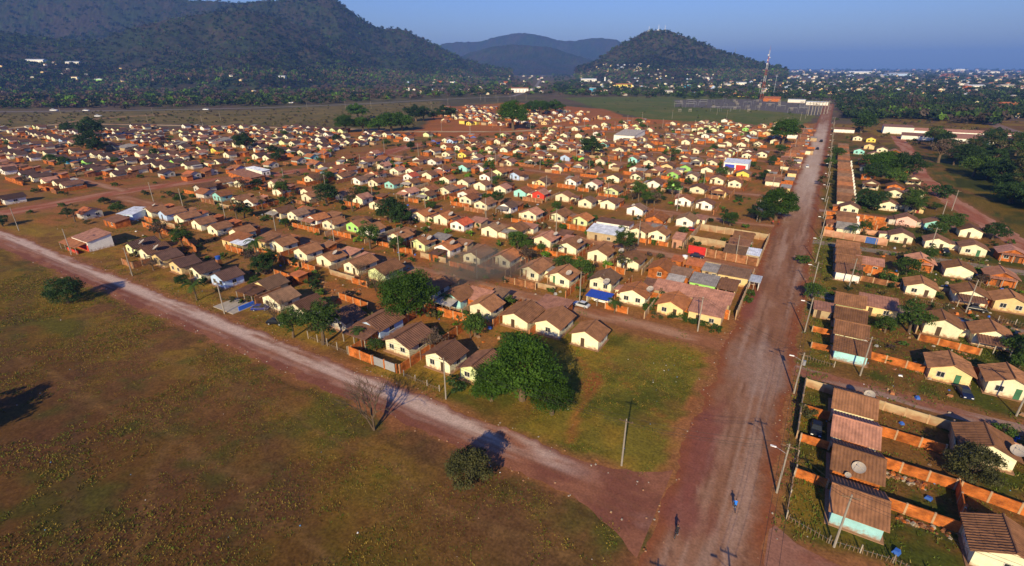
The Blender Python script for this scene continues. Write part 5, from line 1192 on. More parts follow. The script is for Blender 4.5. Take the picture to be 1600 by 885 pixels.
# ------------------------------------------------------------------ lattice tower, masts, substation
REDP, WHP = mat('tower_red', (.42, .09, .04), .6), mat('tower_white', (.55, .53, .5), .6)
u, v = at(1189, 157); tw_ = thing('lattice_tower', u, v, 0, .3, 'tall red and white lattice tower beside the substation', 'tower')
HT = 82.0
for i in range(8):
    z0, z1 = HT*i/8, HT*(i+1)/8; w0, w1 = 2.1*(1-z0/HT)+.4, 2.1*(1-z1/HT)+.4; b = MB(); cs = [(-1,-1), (1,-1), (1,1), (-1,1)]
    for q in range(4):
        (a, c), (d_, e) = cs[q], cs[(q+1) % 4]; b.tube((a*w0, c*w0, z0), (a*w1, c*w1, z1), .13, .13, 4)
        for j in range(2):
            t0, t1 = j/2, (j+1)/2; wa, wb = w0+(w1-w0)*t0, w0+(w1-w0)*t1; za, zb = z0+(z1-z0)*t0, z0+(z1-z0)*t1
            b.tube((a*wa, c*wa, za), (d_*wb, e*wb, zb), .085, .085, 3); b.tube((d_*wa, e*wa, za), (a*wb, c*wb, zb), .085, .085, 3); b.tube((a*wb, c*wb, zb), (d_*wb, e*wb, zb), .085, .085, 3)
    obj('tower_section', b.mesh('tower_section', (REDP, WHP)[i % 2]), tw_)
for z, a in ((70, 0), (66, 2), (60, 4), (74, 3.4)): obj('antenna_drum', cached('drum', lambda: MB().tube((0,-.4,0), (0,.4,0), 1.2, 1.2, 10).mesh('antenna_drum', M_WHITE)), tw_, (1.6*math.cos(a), 1.6*math.sin(a), z), a+1.57)
obj('lightning_rod', MB().tube((0,0,HT), (0,0,HT+7), .2, .1, 4).mesh('lightning_rod', REDP), tw_)
def mast(x, y, ytop, r, m, label):
    u, v = at(x, y); h = ray(x, ytop, dist(u, v))[2]; t = thing('radio_mast', u, v, 0, 0, label, 'mast'); obj('shaft', MB().tube((0,0,0), (0,0,h), r, r*.7, 5).mesh('shaft', m), t); obj('crossbar', MB().box(-r*5, -r, h*.9, r*5, r, h*.9+r*2).mesh('crossbar', m), t)
mast(1142, 124, 76, .7, mat('mast_olive', (.16, .20, .13), .7), 'thin dark mast in front of the right hill'); mast(1208, 150, 116, .45, M_GREYM, 'thin grey mast right of the lattice tower'); mast(1185, 152, 128, .4, M_GREYM, 'thin pale mast just left of the lattice tower')
for (x, h, lb) in ((1014, 22, 'left pale mast on top of the right hill'), (1029, 26, 'middle pale mast on top of the right hill'), (1039, 24, 'right pale mast on top of the right hill')):
    X0, Y0, Z0 = ray(x, 47 if x > 1020 else 48, 2745); t = thing('hilltop_mast', X0, Y0, Z0-4, 0, lb, 'mast'); obj('shaft', MB().tube((0,0,-6), (0,0,h), .9, .6, 5).mesh('shaft', M_WHITE), t); obj('hut', MB().box(-5, -3, -4, 5, 3, 5).mesh('hut', M_WHITE), t)
M_STEEL = mat('galvanised_steel', (.22, .225, .23), .6, .15, 2)
GAN = MB().tube((0, 0, 0), (0, 0, 6.4), .16, .11, 4).mesh('post', M_STEEL)
GB = MB().box(-6.2, -.16, 5.9, 6.2, .16, 6.3); [GB.tube((x, 0, 5.0), (x, 0, 5.9), .12, .12, 4) for x in (-4, 0, 4)]; GB = GB.mesh('beam', M_STEEL)
SWB = MB(); [SWB.tube((x, 0, 0), (x, 0, 4.2), .25, .2, 5) for x in (-1.6, 0, 1.6)]; SWB.box(-1.9, -.3, 2.6, 1.9, .3, 3.0); SWB = SWB.mesh('switch', M_POLE)
rg = random.Random(9)
for i in range(13):
    for j in range(6):
        x = 1062 + 17.6*i + rg.uniform(-3, 3); y = 158.5 + 3.2*j + .25*i*.6 + rg.uniform(-.6, .6)
        if y > 178 or (j == 4 and i < 5): continue
        u, v = at(x, y)
        if rg.random() < .25: continue
        if rg.random() < .5: g = thing('switchyard_gantry', u, v, 0, YAW + rg.choice((0, 0, 1.57)), None, 'gantry'); obj('post', GAN, g, (-6, 0, 0)); obj('post', GAN, g, (6, 0, 0)); obj('beam', GB, g); nm = 'grey steel gantry'
        else: g = thing('switchyard_column', u, v, 0, YAW, None, 'switchgear'); obj('switch', SWB, g); nm = 'grey switchgear columns'
        PEND.append((g, nm, ordinal(j+1) + ' rank of the substation', x, 'substation gear'))
for i in range(7):
    u, v = at(1262 + 5*i, 181 - i*.5); p = thing('concrete_mast', u, v, 0, 0, None, 'mast'); obj('shaft', cached('cm', lambda: MB().tube((0,0,0), (0,0,16), .5, .3, 6).mesh('shaft', M_POLE)), p); obj('crossarm', cached('cmx', lambda: MB().box(-2, -.2, 14, 2, .2, 14.5).mesh('crossarm', M_POLE)), p); PEND.append((p, 'pale concrete mast', 'file of masts beside the substation', i, 'substation masts'))

# ------------------------------------------------------------------ fences of the near corner
STK = cached('stk', lambda: MB().box(-.04, -.03, 0, .04, .03, 1.0).mesh('picket', M_WOOD))
def stake_fence(pts, label, n_per=2.2, hp=1.35):
    f = thing('stake_fence', *pts[0], 0, 0, label, 'fence'); x0, y0 = pts[0]; rf = random.Random(len(label))
    for (ax, ay), (bx, by) in zip(pts[:-1], pts[1:]):
        Lf = math.hypot(bx-ax, by-ay); n = int(Lf*n_per)
        for i in range(n):
            t = (i+.5)/n
            obj('picket', STK, f, (ax+(bx-ax)*t-x0, ay+(by-ay)*t-y0, -.05), 0, (1, 1, rf.uniform(.75, 1.2)), rot=(rf.uniform(-.1, .1), rf.uniform(-.1, .1), math.atan2(by-ay, bx-ax)))
        m_ = max(1, int(Lf/3))
        for i in range(m_+1): t = i/m_; obj('post', post_mesh(hp, .14), f, (ax+(bx-ax)*t-x0+.02, ay+(by-ay)*t-y0+.09, 0))
        P0, P1 = Vector((ax-x0, ay-y0+.05, .62)), Vector((bx-x0, by-y0+.05, .62)); obj('wire', MB().tube(P0, P1, .015, .015, 3).mesh('wire', M_GREYM), f)
stake_fence([(5.9, 60.8), (10.8, 59.4), (17.5, 60.2), (25, 59.6)], 'stake fence of rough pickets before the pale aqua corner house')
stake_fence([(5.9, 61), (6.2, 69.5)], 'stake fence along the verge beside the pale aqua corner house')
stake_fence([(6.4, 71), (6.5, 78)], 'stake fence along the verge before the bare brick house')
stake_fence([(5.6, 107.2), (11, 106.6)], 'pale picket fence left of the turquoise house')
stake_fence([(44, 149.6), (53, 148.6)], 'post fence before the sand house with aqua shutters')
stake_fence([(28.5, 153.4), (35, 152.4)], 'wooden fence before the cream house with a dark window')
stake_fence([(-60.4, 60.4), (-51.4, 60)], 'dark fence before the last front houses')
stake_fence([(-88.5, 60.8), (-76, 60.6)], 'white fence with pale posts before the pale blue porch house', 1.6, 1.9)

# ------------------------------------------------------------------ trees: trunk and limbs, and a crown of clumps of leaf-sized faces
def leaf_cloud(centres, radii, per, leaf, rng, flat=.75):
    n = len(centres); k = n*per
    c = np.repeat(centres, per, 0); r = np.repeat(radii, per)
    d = rng.normal(size=(k, 3)); d /= np.linalg.norm(d, axis=1)[:, None]
    d[:, 2] = np.where(d[:, 2] < -.35, -d[:, 2]*.6, d[:, 2])
    p = c + d*(r*rng.uniform(.62, 1.08, k))[:, None]*np.array([1, 1, flat])
    nrm = d*.8 + rng.normal(size=(k, 3))*.55; nrm /= np.linalg.norm(nrm, axis=1)[:, None]
    a = np.cross(nrm, rng.normal(size=(k, 3))); a /= np.linalg.norm(a, axis=1)[:, None]; b = np.cross(nrm, a)
    s = leaf*rng.uniform(.55, 1.4, k)[:, None]*np.repeat(rng.uniform(.75, 1.35, n), per)[:, None]
    V = np.stack([p - a*s, p + b*s*.55, p + a*s, p - b*s*.55], 1).reshape(-1, 3)
    t = np.clip(np.repeat(rng.uniform(.1, .9, n), per)*.6 + rng.uniform(0, .45, k), 0, 1)
    F_ = np.arange(4*k).reshape(-1, 4)
    return V, F_, np.repeat(t, 4)
def clumps(n, rx, rz, zc, rng, inner=.55, low=-.65, cr=(.22, .36), wob=1.0):
    d = rng.normal(size=(n*3, 3)); d /= np.linalg.norm(d, axis=1)[:, None]; d = d[d[:, 2] > low][:n]
    rr = rng.uniform(inner, .86, len(d))[:, None]*(1 + wob*.13*np.sin(3*np.arctan2(d[:, 1], d[:, 0]) + rng.uniform(0, 6)) + wob*.12*np.sin(5*np.arctan2(d[:, 1], d[:, 0]) + 3*d[:, 2] + rng.uniform(0, 6)))[:, None]
    return d*rr*np.array([rx, rx, rz]) + np.array([0, 0, zc]), rng.uniform(*cr, len(d))
def limb_mesh(zc, top, nlimb, rng, r0=.085, spread=.55):
    b = MB(); z = 0; p = Vector((0, 0, -.06)); hgt = zc*.62
    q = Vector((rng.uniform(-.05, .05), rng.uniform(-.05, .05), hgt)); mid = p.lerp(q, .5) + Vector((rng.uniform(-.03, .03), rng.uniform(-.03, .03), 0))
    b.tube(p, mid, r0*1.25, r0, 8); b.tube(mid, q, r0, r0*.8, 8)
    for i in range(nlimb):
        a = 2*math.pi*i/nlimb + rng.uniform(-.4, .4); e = q + Vector((math.cos(a)*spread*rng.uniform(.5, 1), math.sin(a)*spread*rng.uniform(.5, 1), (top-hgt)*rng.uniform(.35, .7)))
        m_ = q.lerp(e, .5) + Vector((0, 0, -.03)); b.tube(q, m_, r0*.6, r0*.42, 6); b.tube(m_, e, r0*.42, r0*.15, 6)
        for j in range(2): b.tube(m_, m_ + Vector((rng.uniform(-.3, .3), rng.uniform(-.3, .3), rng.uniform(.1, .35))), r0*.28, r0*.08, 5)
    return b.mesh('trunk', M_BARK)
LEAF = {'bright': leaf_mat('leaf_bright', (.014, .042, .004), (.060, .125, .010)), 'dark': leaf_mat('leaf_dark', (.012, .032, .009), (.042, .084, .018)), 'mid': leaf_mat('leaf_mid', (.020, .050, .009), (.072, .125, .018)),
        'olive': leaf_mat('leaf_olive', (.030, .036, .012), (.085, .082, .026)), 'twig': leaf_mat('leaf_twig', (.060, .040, .028), (.12, .085, .055), .05)}
TP = {}
def tree_proto(kind):
    """unit crown radius; returns (trunk mesh, crown mesh, leaf name)"""
    if kind in TP: return TP[kind]
    base, q = kind.split('/'); rng = np.random.default_rng(abs(hash_(kind))); rr = random.Random(hash_(kind))
    P = {'mango': (1, .82, .98, 110, 150, .030, 'bright', .5), 'broad': (1, .62, .72, 64, 90, .042, 'bright', .5), 'dark': (1, .80, .82, 60, 90, .042, 'dark', .5), 'mid': (1, .80, .86, 44, 70, .05, 'mid', .45), 'ball': (1, .84, .80, 80, 120, .034, 'dark', .6),
         'oliveball': (1, .86, .82, 80, 120, .036, 'olive', .6), 'tall': (1, 1.2, 1.5, 60, 80, .045, 'mid', .4), 'sparse': (1, .9, 1.6, 16, 46, .060, 'olive', .4), 'bush': (1, .62, .45, 16, 46, .085, 'mid', .35), 'darkbush': (1, .62, .45, 16, 46, .085, 'dark', .35), 'dry': (1, .75, 1.0, 26, 46, .05, 'twig', .3), 'drybush': (1, .6, .5, 14, 40, .075, 'olive', .3)}[base]
    rx, rz, zc, nc, per, leaf, lm, inner = P
    c, r = clumps(nc, rx, rz, zc, rng, inner, -.75 if 'ball' in base or 'bush' in base else -.55, (.20, .34), .3 if 'ball' in base else 1.0)
    V, F_, t = leaf_cloud(c, r, per, leaf, rng); V[:, 2] = np.maximum(V[:, 2], .02)
    TP[kind] = (limb_mesh(zc, zc+rz*.7, 5, rr, .085 if 'bush' not in base else .03), np_mesh('crown', V, F_, LEAF[lm], {'tint': t}), lm)
    return TP[kind]
def hash_(s): return sum((i+1)*ord(c) for i, c in enumerate(s))
LOOKS = {'mango': 'bright green mango-like tree', 'broad': 'broad bright green tree', 'dark': 'dark green tree', 'mid': 'mid green tree', 'ball': 'round dark tree', 'oliveball': 'round olive tree', 'tall': 'tall green tree', 'sparse': 'sparse olive tree', 'bush': 'green bush', 'darkbush': 'dark bush', 'dry': 'leafless brown tree', 'drybush': 'olive shrub', 'palm': 'small palm', 'bare': 'bare tree'}
def tree(u, v, r, kind, label=None, zs=1.0, z=0.0):
    base = kind.split('/')[0]; bush = 'bush' in base
    tm, cm, lm = tree_proto(kind)
    t = thing('bush' if bush else 'tree', u, v, z, random.uniform(0, 6.28)); t.scale = (r, r, r*zs)
    obj('stem' if bush else 'trunk', tm, t); obj('crown', cm, t)
    if label: tag(t, label, 'bush' if bush else 'tree', 'bushes of the estate' if bush else 'trees of the estate')
    else:
        rn, key = rowname(u, v); t['category'] = 'bush' if bush else 'tree'; PEND.append((t, LOOKS[base], rn, key, 'bushes of the estate' if bush else 'trees of the estate'))
    return t
def palm(u, v, h=5, label=None, n=13, fl=2.6):
    t = thing('palm_tree', u, v, 0, random.uniform(0, 6)); sc = h/5; t.scale = (sc,)*3
    def pm():
        tr = MB(); tr.tube((0,0,-.1), (.12,0,2.2), .2, .15, 7); tr.tube((.12,0,2.2), (.15,0,4.2), .15, .11, 7); return tr.mesh('trunk', M_BARK)
    def fm(q):
        b = MB(); k = 7; w = .30; pts = [Vector((fl*i/k*(1-.1*i/k), 0, .9*math.sin(1.9*i/k) - .9*(i/k)**2)) for i in range(k+1)]
        for p, e in zip(pts[:-1], pts[1:]):
            for s in (-1, 1):
                for j in range(2): a = p.lerp(e, j*.5); b.add([a, a + Vector((.12, 0, 0)), a + Vector((.34, s*.55, -.16)), a + Vector((.24, s*.55, -.18))], [(0, 1, 2, 3)])
        for p, e in zip(pts[:-1], pts[1:]): b.tube(p, e, .03, .02, 4)
        m = b.mesh('frond', LEAF['mid']); m.attributes.new('tint', 'FLOAT', 'POINT').data.foreach_set('value', np.full(len(m.vertices), .45, np.float32)); return m
    obj('trunk', cached('ptr', pm), t)
    for i in range(n): obj('frond', cached('pfr', lambda: fm(0)), t, (.15, 0, 4.15), 0, None, (0, random.uniform(-.25, .75), 2*math.pi*i/n + random.uniform(-.15, .15)))
    if label: tag(t, label, 'palm tree', 'palms of the estate')
    else: rn, key = rowname(u, v); t['category'] = 'palm tree'; PEND.append((t, 'palm with drooping fronds', rn, key, 'palms of the estate'))
def bare_tree(u, v, h, label, seed=1, leafy=False):
    t = thing('bare_tree', u, v, 0, 0, label, 'tree'); rb = random.Random(seed); tr, br = MB(), MB()
    def grow(p, d, L_n, r, lv):
        e = p + d*L_n; (tr if lv == 0 else br).tube(p, e, r, r*.66, 6 if lv < 2 else 4, cap=False)
        if lv >= 5: return
        for i in range(3 if lv < 2 else 2 + (rb.random() < .45)):
            ax = d.orthogonal().normalized(); ax.rotate(Matrix.Rotation(rb.uniform(0, 6.28), 3, d)); nd = (d + ax*rb.uniform(.35, .85) + Vector((0, 0, .05))).normalized(); grow(e if rb.random() < .75 else p.lerp(e, .7), nd, L_n*rb.uniform(.7, .92), max(r*.6, .018), lv+1)
    for _s in range(3): grow(Vector((0, 0, -.1)), Vector((rb.uniform(-.35, .35), rb.uniform(-.35, .35), 1)).normalized(), h*.24, h*.017, 0)
    obj('trunk', tr.mesh('trunk', M_BARK), t); obj('branches', br.mesh('branches', M_BARK), t)
    return t
A_ = at
tree(-37.0, 65.6, 7.0, 'mango/1', 'huge bright green tree at the edge of the grassy corner lot'); tree(-30.6, 64.6, 4.0, 'mango/2', 'lower green crown merging right of the huge bright tree'); tree(-41.6, 62.6, 4.0, 'mango/3', 'lower green crown merging left of the huge bright tree')
tree(-75.5, 79.0, 6.8, 'mango/2', 'big bright green tree behind the grey-gated front house'); tree(-80.5, 84.5, 4.6, 'mango/3', 'green crown behind the big tree of the front rows')
tree(-83.6, 60.8, 4.6, 'tall/1', 'tall green tree with forked trunks on the front road', .92); tree(-33.6, 44.6, 3.5, 'oliveball/1', 'round olive tree in the front field close to the junction'); tree(-156.0, 42.0, 4.3, 'ball/2', 'round dark tree alone in the front field'); tree(-111, 2.5, 6.6, 'dark/2', 'tree beyond the left frame edge whose shade falls on the front field')
bare_tree(-53.8, 46.0, 11.5, 'leafless tree in the field beside the front road', 4); bare_tree(-99.5, 61.8, 8.5, 'bare tree over the black car in the front row', 7); bare_tree(-94, 87, 7, 'bare small tree before the cream houses of the second row', 9); bare_tree(-103.5, 90.5, 6, 'thin bare tree by the second row wall', 12)
tree(-9.5, 217, 7.0, 'mango/3', 'large green tree at the edge of the main road'); tree(-14.5, 210.5, 5.2, 'dark/1', 'dark green tree left of the large roadside tree')
tree(*at(1513, 752), 3.5, 'oliveball/2', 'round dark olive tree in front of the cream house with a dish'); tree(-55.5, 67.8, 2.2, 'bush/2', 'green bush before the last house of the front row'); tree(-49, 61.5, 2.6, 'darkbush/1', 'dark bush by the pole before the last front house'); tree(-72, 64.6, 1.9, 'mid/1', 'small tree over the porch left of the orange front wall')
tree(-57.5, 80.5, 3.4, 'mid/2', 'leafy tree right of the walled yard'); tree(-50, 82, 2.4, 'bush/1', 'bush behind the last front house')
for (x, y, r, k, lb) in [(925, 246, 8.5, 'dark/1', 'large dark tree rising among the middle rows'), (610, 348, 6.2, 'dark/2', 'wide dark tree in the middle of the third row'), (628, 352, 5, 'dark/1', 'dark tree right of the wide dark tree'), (511, 320, 6.0, 'dark/2', 'dark tree beside the grey-walled house'), (802, 203, 15, 'mango/1', 'great bright green tree on the red field'), (845, 180, 13, 'broad/1', 'broad green tree left in the hedge of the far cluster'), (868, 178, 12, 'broad/2', 'broad green tree right in the hedge of the far cluster'), (830, 178, 11, 'broad/2', 'green tree at the start of the far cluster hedge'),
                         (612, 206, 13, 'broad/1', 'wide bright tree on the sandy track'), (628, 205, 11, 'broad/2', 'bright tree right of the wide track tree'), (592, 207, 10, 'broad/2', 'bright tree left of the wide track tree'), (568, 206, 10, 'broad/1', 'bright tree near the track bend'), (540, 208, 9, 'mango/2', 'leftmost bright tree along the sandy track'), (560, 186, 12, 'broad/2', 'bright tree standing behind the track trees'), (575, 205, 8, 'dry/1', 'brown leafless tree amid the track trees'), (650, 190, 11, 'dark/1', 'dark tree left of the red field'), (662, 189, 10, 'dark/2', 'dark tree on the rim of the red field'), (693, 188, 10, 'dark/1', 'dark tree left of the far cluster'), (705, 186, 8, 'mid/1', 'green tree left of the far cluster'), (678, 187, 6, 'dark/2', 'small dark tree between two larger ones'),
                         (146, 218, 11, 'dark/1', 'dark tall tree above the sandy track at the far end'), (143, 238, 9, 'dark/2', 'dark tree among the houses beyond the cross street'), (155, 240, 7, 'dark/1', 'dark crown right of the dark tree beyond the cross street'), (386, 236, 8, 'dark/1', 'dark tree near the broad grey-roofed shed'), (376, 232, 6, 'dry/2', 'brown tree near the broad grey-roofed shed'), (106, 208, 6, 'dark/2', 'small dark tree under the sandy track'), (1222, 226, 11, 'mango/2', 'bright round tree near the far end of the estate'), (1345, 208, 12, 'dark/1', 'dark round tree right of the main road'), (1238, 330, 3, 'bush/1', 'bush beside the roadside trees'),
                         (1380, 278, 8, 'mango/1', 'left large tree of the dark grove by the diagonal road'), (1402, 280, 9, 'dark/2', 'middle large tree of the grove by the diagonal road'), (1422, 276, 8, 'dark/1', 'right large tree of the grove by the diagonal road'), (1362, 282, 6, 'dark/2', 'small left tree of the grove'), (1395, 292, 6, 'mid/1', 'lower front tree of the grove'), (1355, 262, 5, 'mid/2', 'small tree behind the grove'), (1362, 327, 6.5, 'darkbush/2', 'wide dark clump behind the orange yard walls'), (1345, 325, 5, 'darkbush/1', 'dark clump left of the wide dark clump'), (1415, 330, 6, 'drybush/1', 'olive clump before the diagonal road'), (1470, 308, 6, 'darkbush/2', 'dark tree clump on the edge of the diagonal road'), (1295, 262, 4, 'mid/1', 'verge tree left of the long roof'), (1290, 290, 4.5, 'drybush/2', 'olive verge shrub on the main road'), (1308, 250, 5, 'mid/2', 'verge tree on the far side of the main road'),
                         (1480, 362, 4.5, 'mid/1', 'leafy tree between the pink and lime houses'), (1462, 372, 3.6, 'mid/2', 'leafy tree before the turquoise house'), (1550, 375, 4, 'dark/2', 'dark tree right of the cream houses'), (1415, 430, 3.6, 'mid/1', 'green tree left of the cream house on the grassy bank'), (1385, 440, 3, 'bush/1', 'large bush on the grassy bank'), (1375, 425, 2.6, 'bush/2', 'bush on the upper grassy bank'), (1420, 520, 3.2, 'tall/2', 'slender tree beside the tan side wall'), (1382, 520, 2.5, 'mid/2', 'small tree before the reddish annex'), (1270, 470, 3.0, 'mid/2', 'tree by the lamp pole of the verge'), (1255, 412, 2.8, 'bush/2', 'verge bush at the second side street'), (1530, 520, 3.4, 'bush/1', 'bush before the porch house')]:
    u, v = at(x, y); tree(u, v, r, k, lb)
for (x, y, h) in [(402, 402, 6.5), (1330, 372, 5), (960, 490, 4), (308, 470, 5.5), (735, 530, 4), (1440, 420, 4), (1335, 440, 4), (985, 420, 4), (1085, 345, 3.6), (1130, 352, 4.5), (700, 480, 4), (870, 400, 4), (560, 535, 3.5)]: u, v = at(x, y); palm(u, v, h)
# wood on the right, beyond the diagonal road: trees one by one
rf = random.Random(77); nt_ = 0
while nt_ < 62:
    x, y = rf.uniform(1452, 1660), rf.uniform(222, 335); u, v = at(x, y)
    if y > 250 + (x-1452)*.55 or seg_d(np.array([u]), np.array([v]), DIAG)[0] < 9: continue
    tree(u, v, rf.uniform(5, 9), rf.choice(['dark/1', 'dark/2', 'dark/1', 'mid/1', 'dry/1', 'sparse/1', 'mid/2', 'dark/2']), z=-rf.uniform(0, 1)); nt_ += 1
# yard trees and bushes
def clear(u, v, r): return not any(abs(u-s[0]) < 3.4+r*.5 and -1-r*.6 < v - s[1] < L_+1+r*.4 for s in SPEC if abs(s[5]) < 1) and not any(abs(u-(s[0]+2.7)) < 4+r*.5 and abs(v-s[1]) < 4+r*.4 for s in SPEC if s[5] < -1)
n1_ = n2_ = 0
for i in range(4200):
    if n1_ > 165 and n2_ > 260: break
    if rf.random() < .8: u, v = rf.uniform(-430, -12), rf.uniform(58, 560)
    else: u, v = rf.uniform(6, 62), rf.uniform(56, 300)
    d = dist(u, v)
    if u < 0 and (v > EDX(u) or rf.random() > 150/d*1.9 or (u > -50 and v < 100) or blocked(u, v)): continue
    if min([abs(v-s) for s in STREETS]) < 4.4 and u < 0 or u > 4 and (min(abs(v-s[0]) for s in RST) < 3.6 or u < 16 and v > 57 and rf.random() < .6): continue
    if 16 < u < 27 and v < 96 or u > 24 and v < 76 or 33 < u < 45 and 99 < v < 112: continue
    if u > 40 and seg_d(np.array([u]), np.array([v]), DIAG)[0] < 8: continue
    if u > 4 and rf.random() < .5: continue
    if seg_d(np.array([u]), np.array([v]), CROSS)[0] < 8: continue
    if rf.random() < .42:
        r = rf.uniform(1.8, 4.2)
        if n1_ > 165 or not clear(u, v, r): continue
        tree(u, v, r, rf.choice(['mid/1', 'mid/2', 'dark/1', 'dark/2', 'mid/1', 'sparse/1', 'tall/1', 'dry/1', 'dry/2'])); n1_ += 1
    else:
        r = rf.uniform(.9, 2.3)
        if n2_ > 260 or not clear(u, v, r): continue
        tree(u, v, r, rf.choice(['bush/1', 'bush/2', 'darkbush/1', 'drybush/1', 'bush/1', 'drybush/2'])); n2_ += 1
for (x, y, r) in [(1065, 497, 1.8), (1075, 503, 1.5), (1085, 508, 1.6), (1100, 510, 1.5), (1050, 498, 1.4), (1118, 518, 1.8), (1170, 462, 1.9), (1168, 472, 1.6), (1025, 478, 2.4), (1035, 470, 2.6), (1012, 485, 2.0)]: u, v = at(x, y); tree(u, v, r, rf.choice(['bush/1', 'bush/2', 'darkbush/1']))

# ------------------------------------------------------------------ the far wood and the trees of the far town: thousands, one mass each
FOREST_M = attr_mat('forest_leaf', .9, (.3, 1.0), .2, 0)
def forest(name, regions, palette, seed, avoid=False):
    rng = np.random.default_rng(seed); protos = []
    for q in range(5):
        c, r = clumps(9, 1, .75, .55, rng, .35, -.4, (.34, .55)); V, F_, t = leaf_cloud(c, r, 7, .26, rng); V[:, 2] = np.maximum(V[:, 2], -.15); protos.append((V, t))
    VV, CC = [], []
    for (n, poly, r0, r1, wts) in regions:
        pp = np.array(poly); lo, hi = pp.min(0), pp.max(0); k = 0
        while k < n:
            x, y = rng.uniform(lo[0], hi[0]), rng.uniform(lo[1], hi[1])
            if not inpoly(poly, np.array(x), np.array(y)) or y < 109: continue
            k += 1
            u, v = at(x, y); d = math.hypot(u, v)
            if -14 < u < 9 and v < 1000: continue
            if avoid and (not clear(u, v, 1.2) or u < 0 and (v > EDX(u)-4 or min(abs(v-s) for s in STREETS) < 4.5)): continue
            if seg_d(np.array([u]), np.array([v]), HWY)[0] < 12: continue
            r = rng.uniform(r0, r1)*(1 + max(0, d-1500)/4000); V, t = protos[rng.integers(5)]; a = rng.uniform(0, 6.28); ca, sa = math.cos(a), math.sin(a)
            VV.append(np.c_[(V[:, 0]*ca - V[:, 1]*sa)*r + u, (V[:, 0]*sa + V[:, 1]*ca)*r + v, V[:, 2]*r*rng.uniform(.8, 1.1)])
            base = np.array(palette[rng.choice(len(palette), p=wts)])*rng.uniform(.75, 1.3); CC.append(base[None]*(.6 + .8*t[:, None]))
    V = np.concatenate(VV); c = np.concatenate(CC)
    return tag(obj(name, np_mesh(name, V, np.arange(len(V)).reshape(-1, 4), FOREST_M, {'soil': c})), kind='stuff')
PAL = [(.020, .036, .012), (.046, .082, .014), (.088, .058, .046), (.080, .160, .014), (.074, .066, .026)]
forest('forest', [(3500, [(-40, 112), (300, 112), (700, 112), (760, 118), (860, 140), (800, 149), (700, 152), (560, 160), (400, 166), (0, 171), (-40, 170)], 4, 7.5, [.32, .22, .34, .04, .08]), (260, [(-40, 118), (520, 120), (560, 160), (-40, 168)], 5, 9, [.34, .34, .15, .12, .05]),
                  (420, [(640, 108), (880, 104), (920, 150), (700, 148)], 4, 8, [.4, .3, .15, .1, .05])], PAL, 5)
forest('town_trees', [(1500, [(860, 108), (1200, 112), (1300, 152), (1290, 157), (870, 150)], 4, 8, [.42, .34, .1, .09, .05]), (2300, [(1180, 107), (1640, 108), (1640, 186), (1320, 186), (1300, 150)], 4, 8, [.50, .32, .09, .06, .03]), (260, [(1318, 160), (1440, 160), (1560, 180), (1560, 198), (1400, 186), (1325, 186)], 6, 9, [.5, .12, .3, .06, .02]), (90, [(1000, 150), (1280, 152), (1300, 158), (1000, 154)], 3, 5, [.4, .3, .2, .1, 0]), (60, [(150, 152), (560, 150), (560, 168), (150, 174)], 4, 7, [.3, .3, .2, .15, .05])], [(.018, .032, .013), (.034, .060, .015), (.060, .046, .034), (.060, .110, .016), (.050, .048, .022)], 6)
forest('dry_scrub', [(500, [(-40, 178), (400, 172), (690, 158), (640, 204), (400, 196), (130, 192), (-40, 202)], .8, 2.2, [.1, .12, .38, .02, .38]), (120, [(1300, 188), (1640, 190), (1640, 232), (1330, 226)], 1, 2.6, [.1, .2, .4, .0, .3]), (60, [(860, 155), (1250, 158), (1240, 190), (1000, 184)], .8, 1.6, [.3, .4, .0, .1, .2])], [(.03, .04, .014), (.05, .075, .018), (.075, .055, .036), (.06, .1, .016), (.10, .085, .030)], 8)

def hill_forest():
    rng = np.random.default_rng(91); protos = []
    for q in range(5):
        c, r = clumps(5, 1, .8, .4, rng, .3, -.3, (.4, .6)); protos.append(leaf_cloud(c, r, 5, .34, rng)[::2])
    VV, CC = [], []; pal = [(.016, .025, .012), (.028, .044, .013), (.044, .034, .026), (.036, .066, .012), (.026, .026, .017)]
    for (nm, x, y, z, inn, D) in HILLV:
        if nm != 'hill': continue
        ok = np.flatnonzero((z > 2) & (inn < .96)); n = 5200 if D[0] < 3300 else 2500; low = np.flatnonzero((z > .5) & (z < 45) & (inn < .99))
        for i in np.r_[rng.choice(ok, n), rng.choice(low, 2600 if D[0] < 3300 else 400)]:
            r = rng.uniform(5, 9.5)*(D[i]/2600 if z[i] > 45 else .9); V, t = protos[rng.integers(5)]; a = rng.uniform(0, 6.28); ca, sa = math.cos(a), math.sin(a)
            VV.append(np.c_[(V[:, 0]*ca - V[:, 1]*sa)*r + x[i] + rng.uniform(-5, 5), (V[:, 0]*sa + V[:, 1]*ca)*r + y[i] + rng.uniform(-5, 5), V[:, 2]*r + z[i] - 1.5])
            zone = fbm(np.array([x[i]/220]), np.array([y[i]/220]), 93)[0]; w = np.array([.3, .2, .34, .06, .1]) if zone > .5 else np.array([.42, .3, .1, .12, .06]); w = w if z[i] > 45 else np.array([.34, .24, .30, .03, .09]); CC.append((np.array((pal if z[i] > 45 else PAL)[rng.choice(5, p=w/w.sum())])*rng.uniform(.75, 1.25)*(.6 + .8*float(sstep(.35, .65, fbm(np.array([x[i]/130]), np.array([y[i]/130]), 97)[0]))))[None]*(.8 + .4*t[:, None]))
    V = np.concatenate(VV); tag(obj('hill_forest', np_mesh('hill_forest', V, np.arange(len(V)).reshape(-1, 4), FOREST_M, {'soil': np.concatenate(CC)})), kind='stuff')
hill_forest()

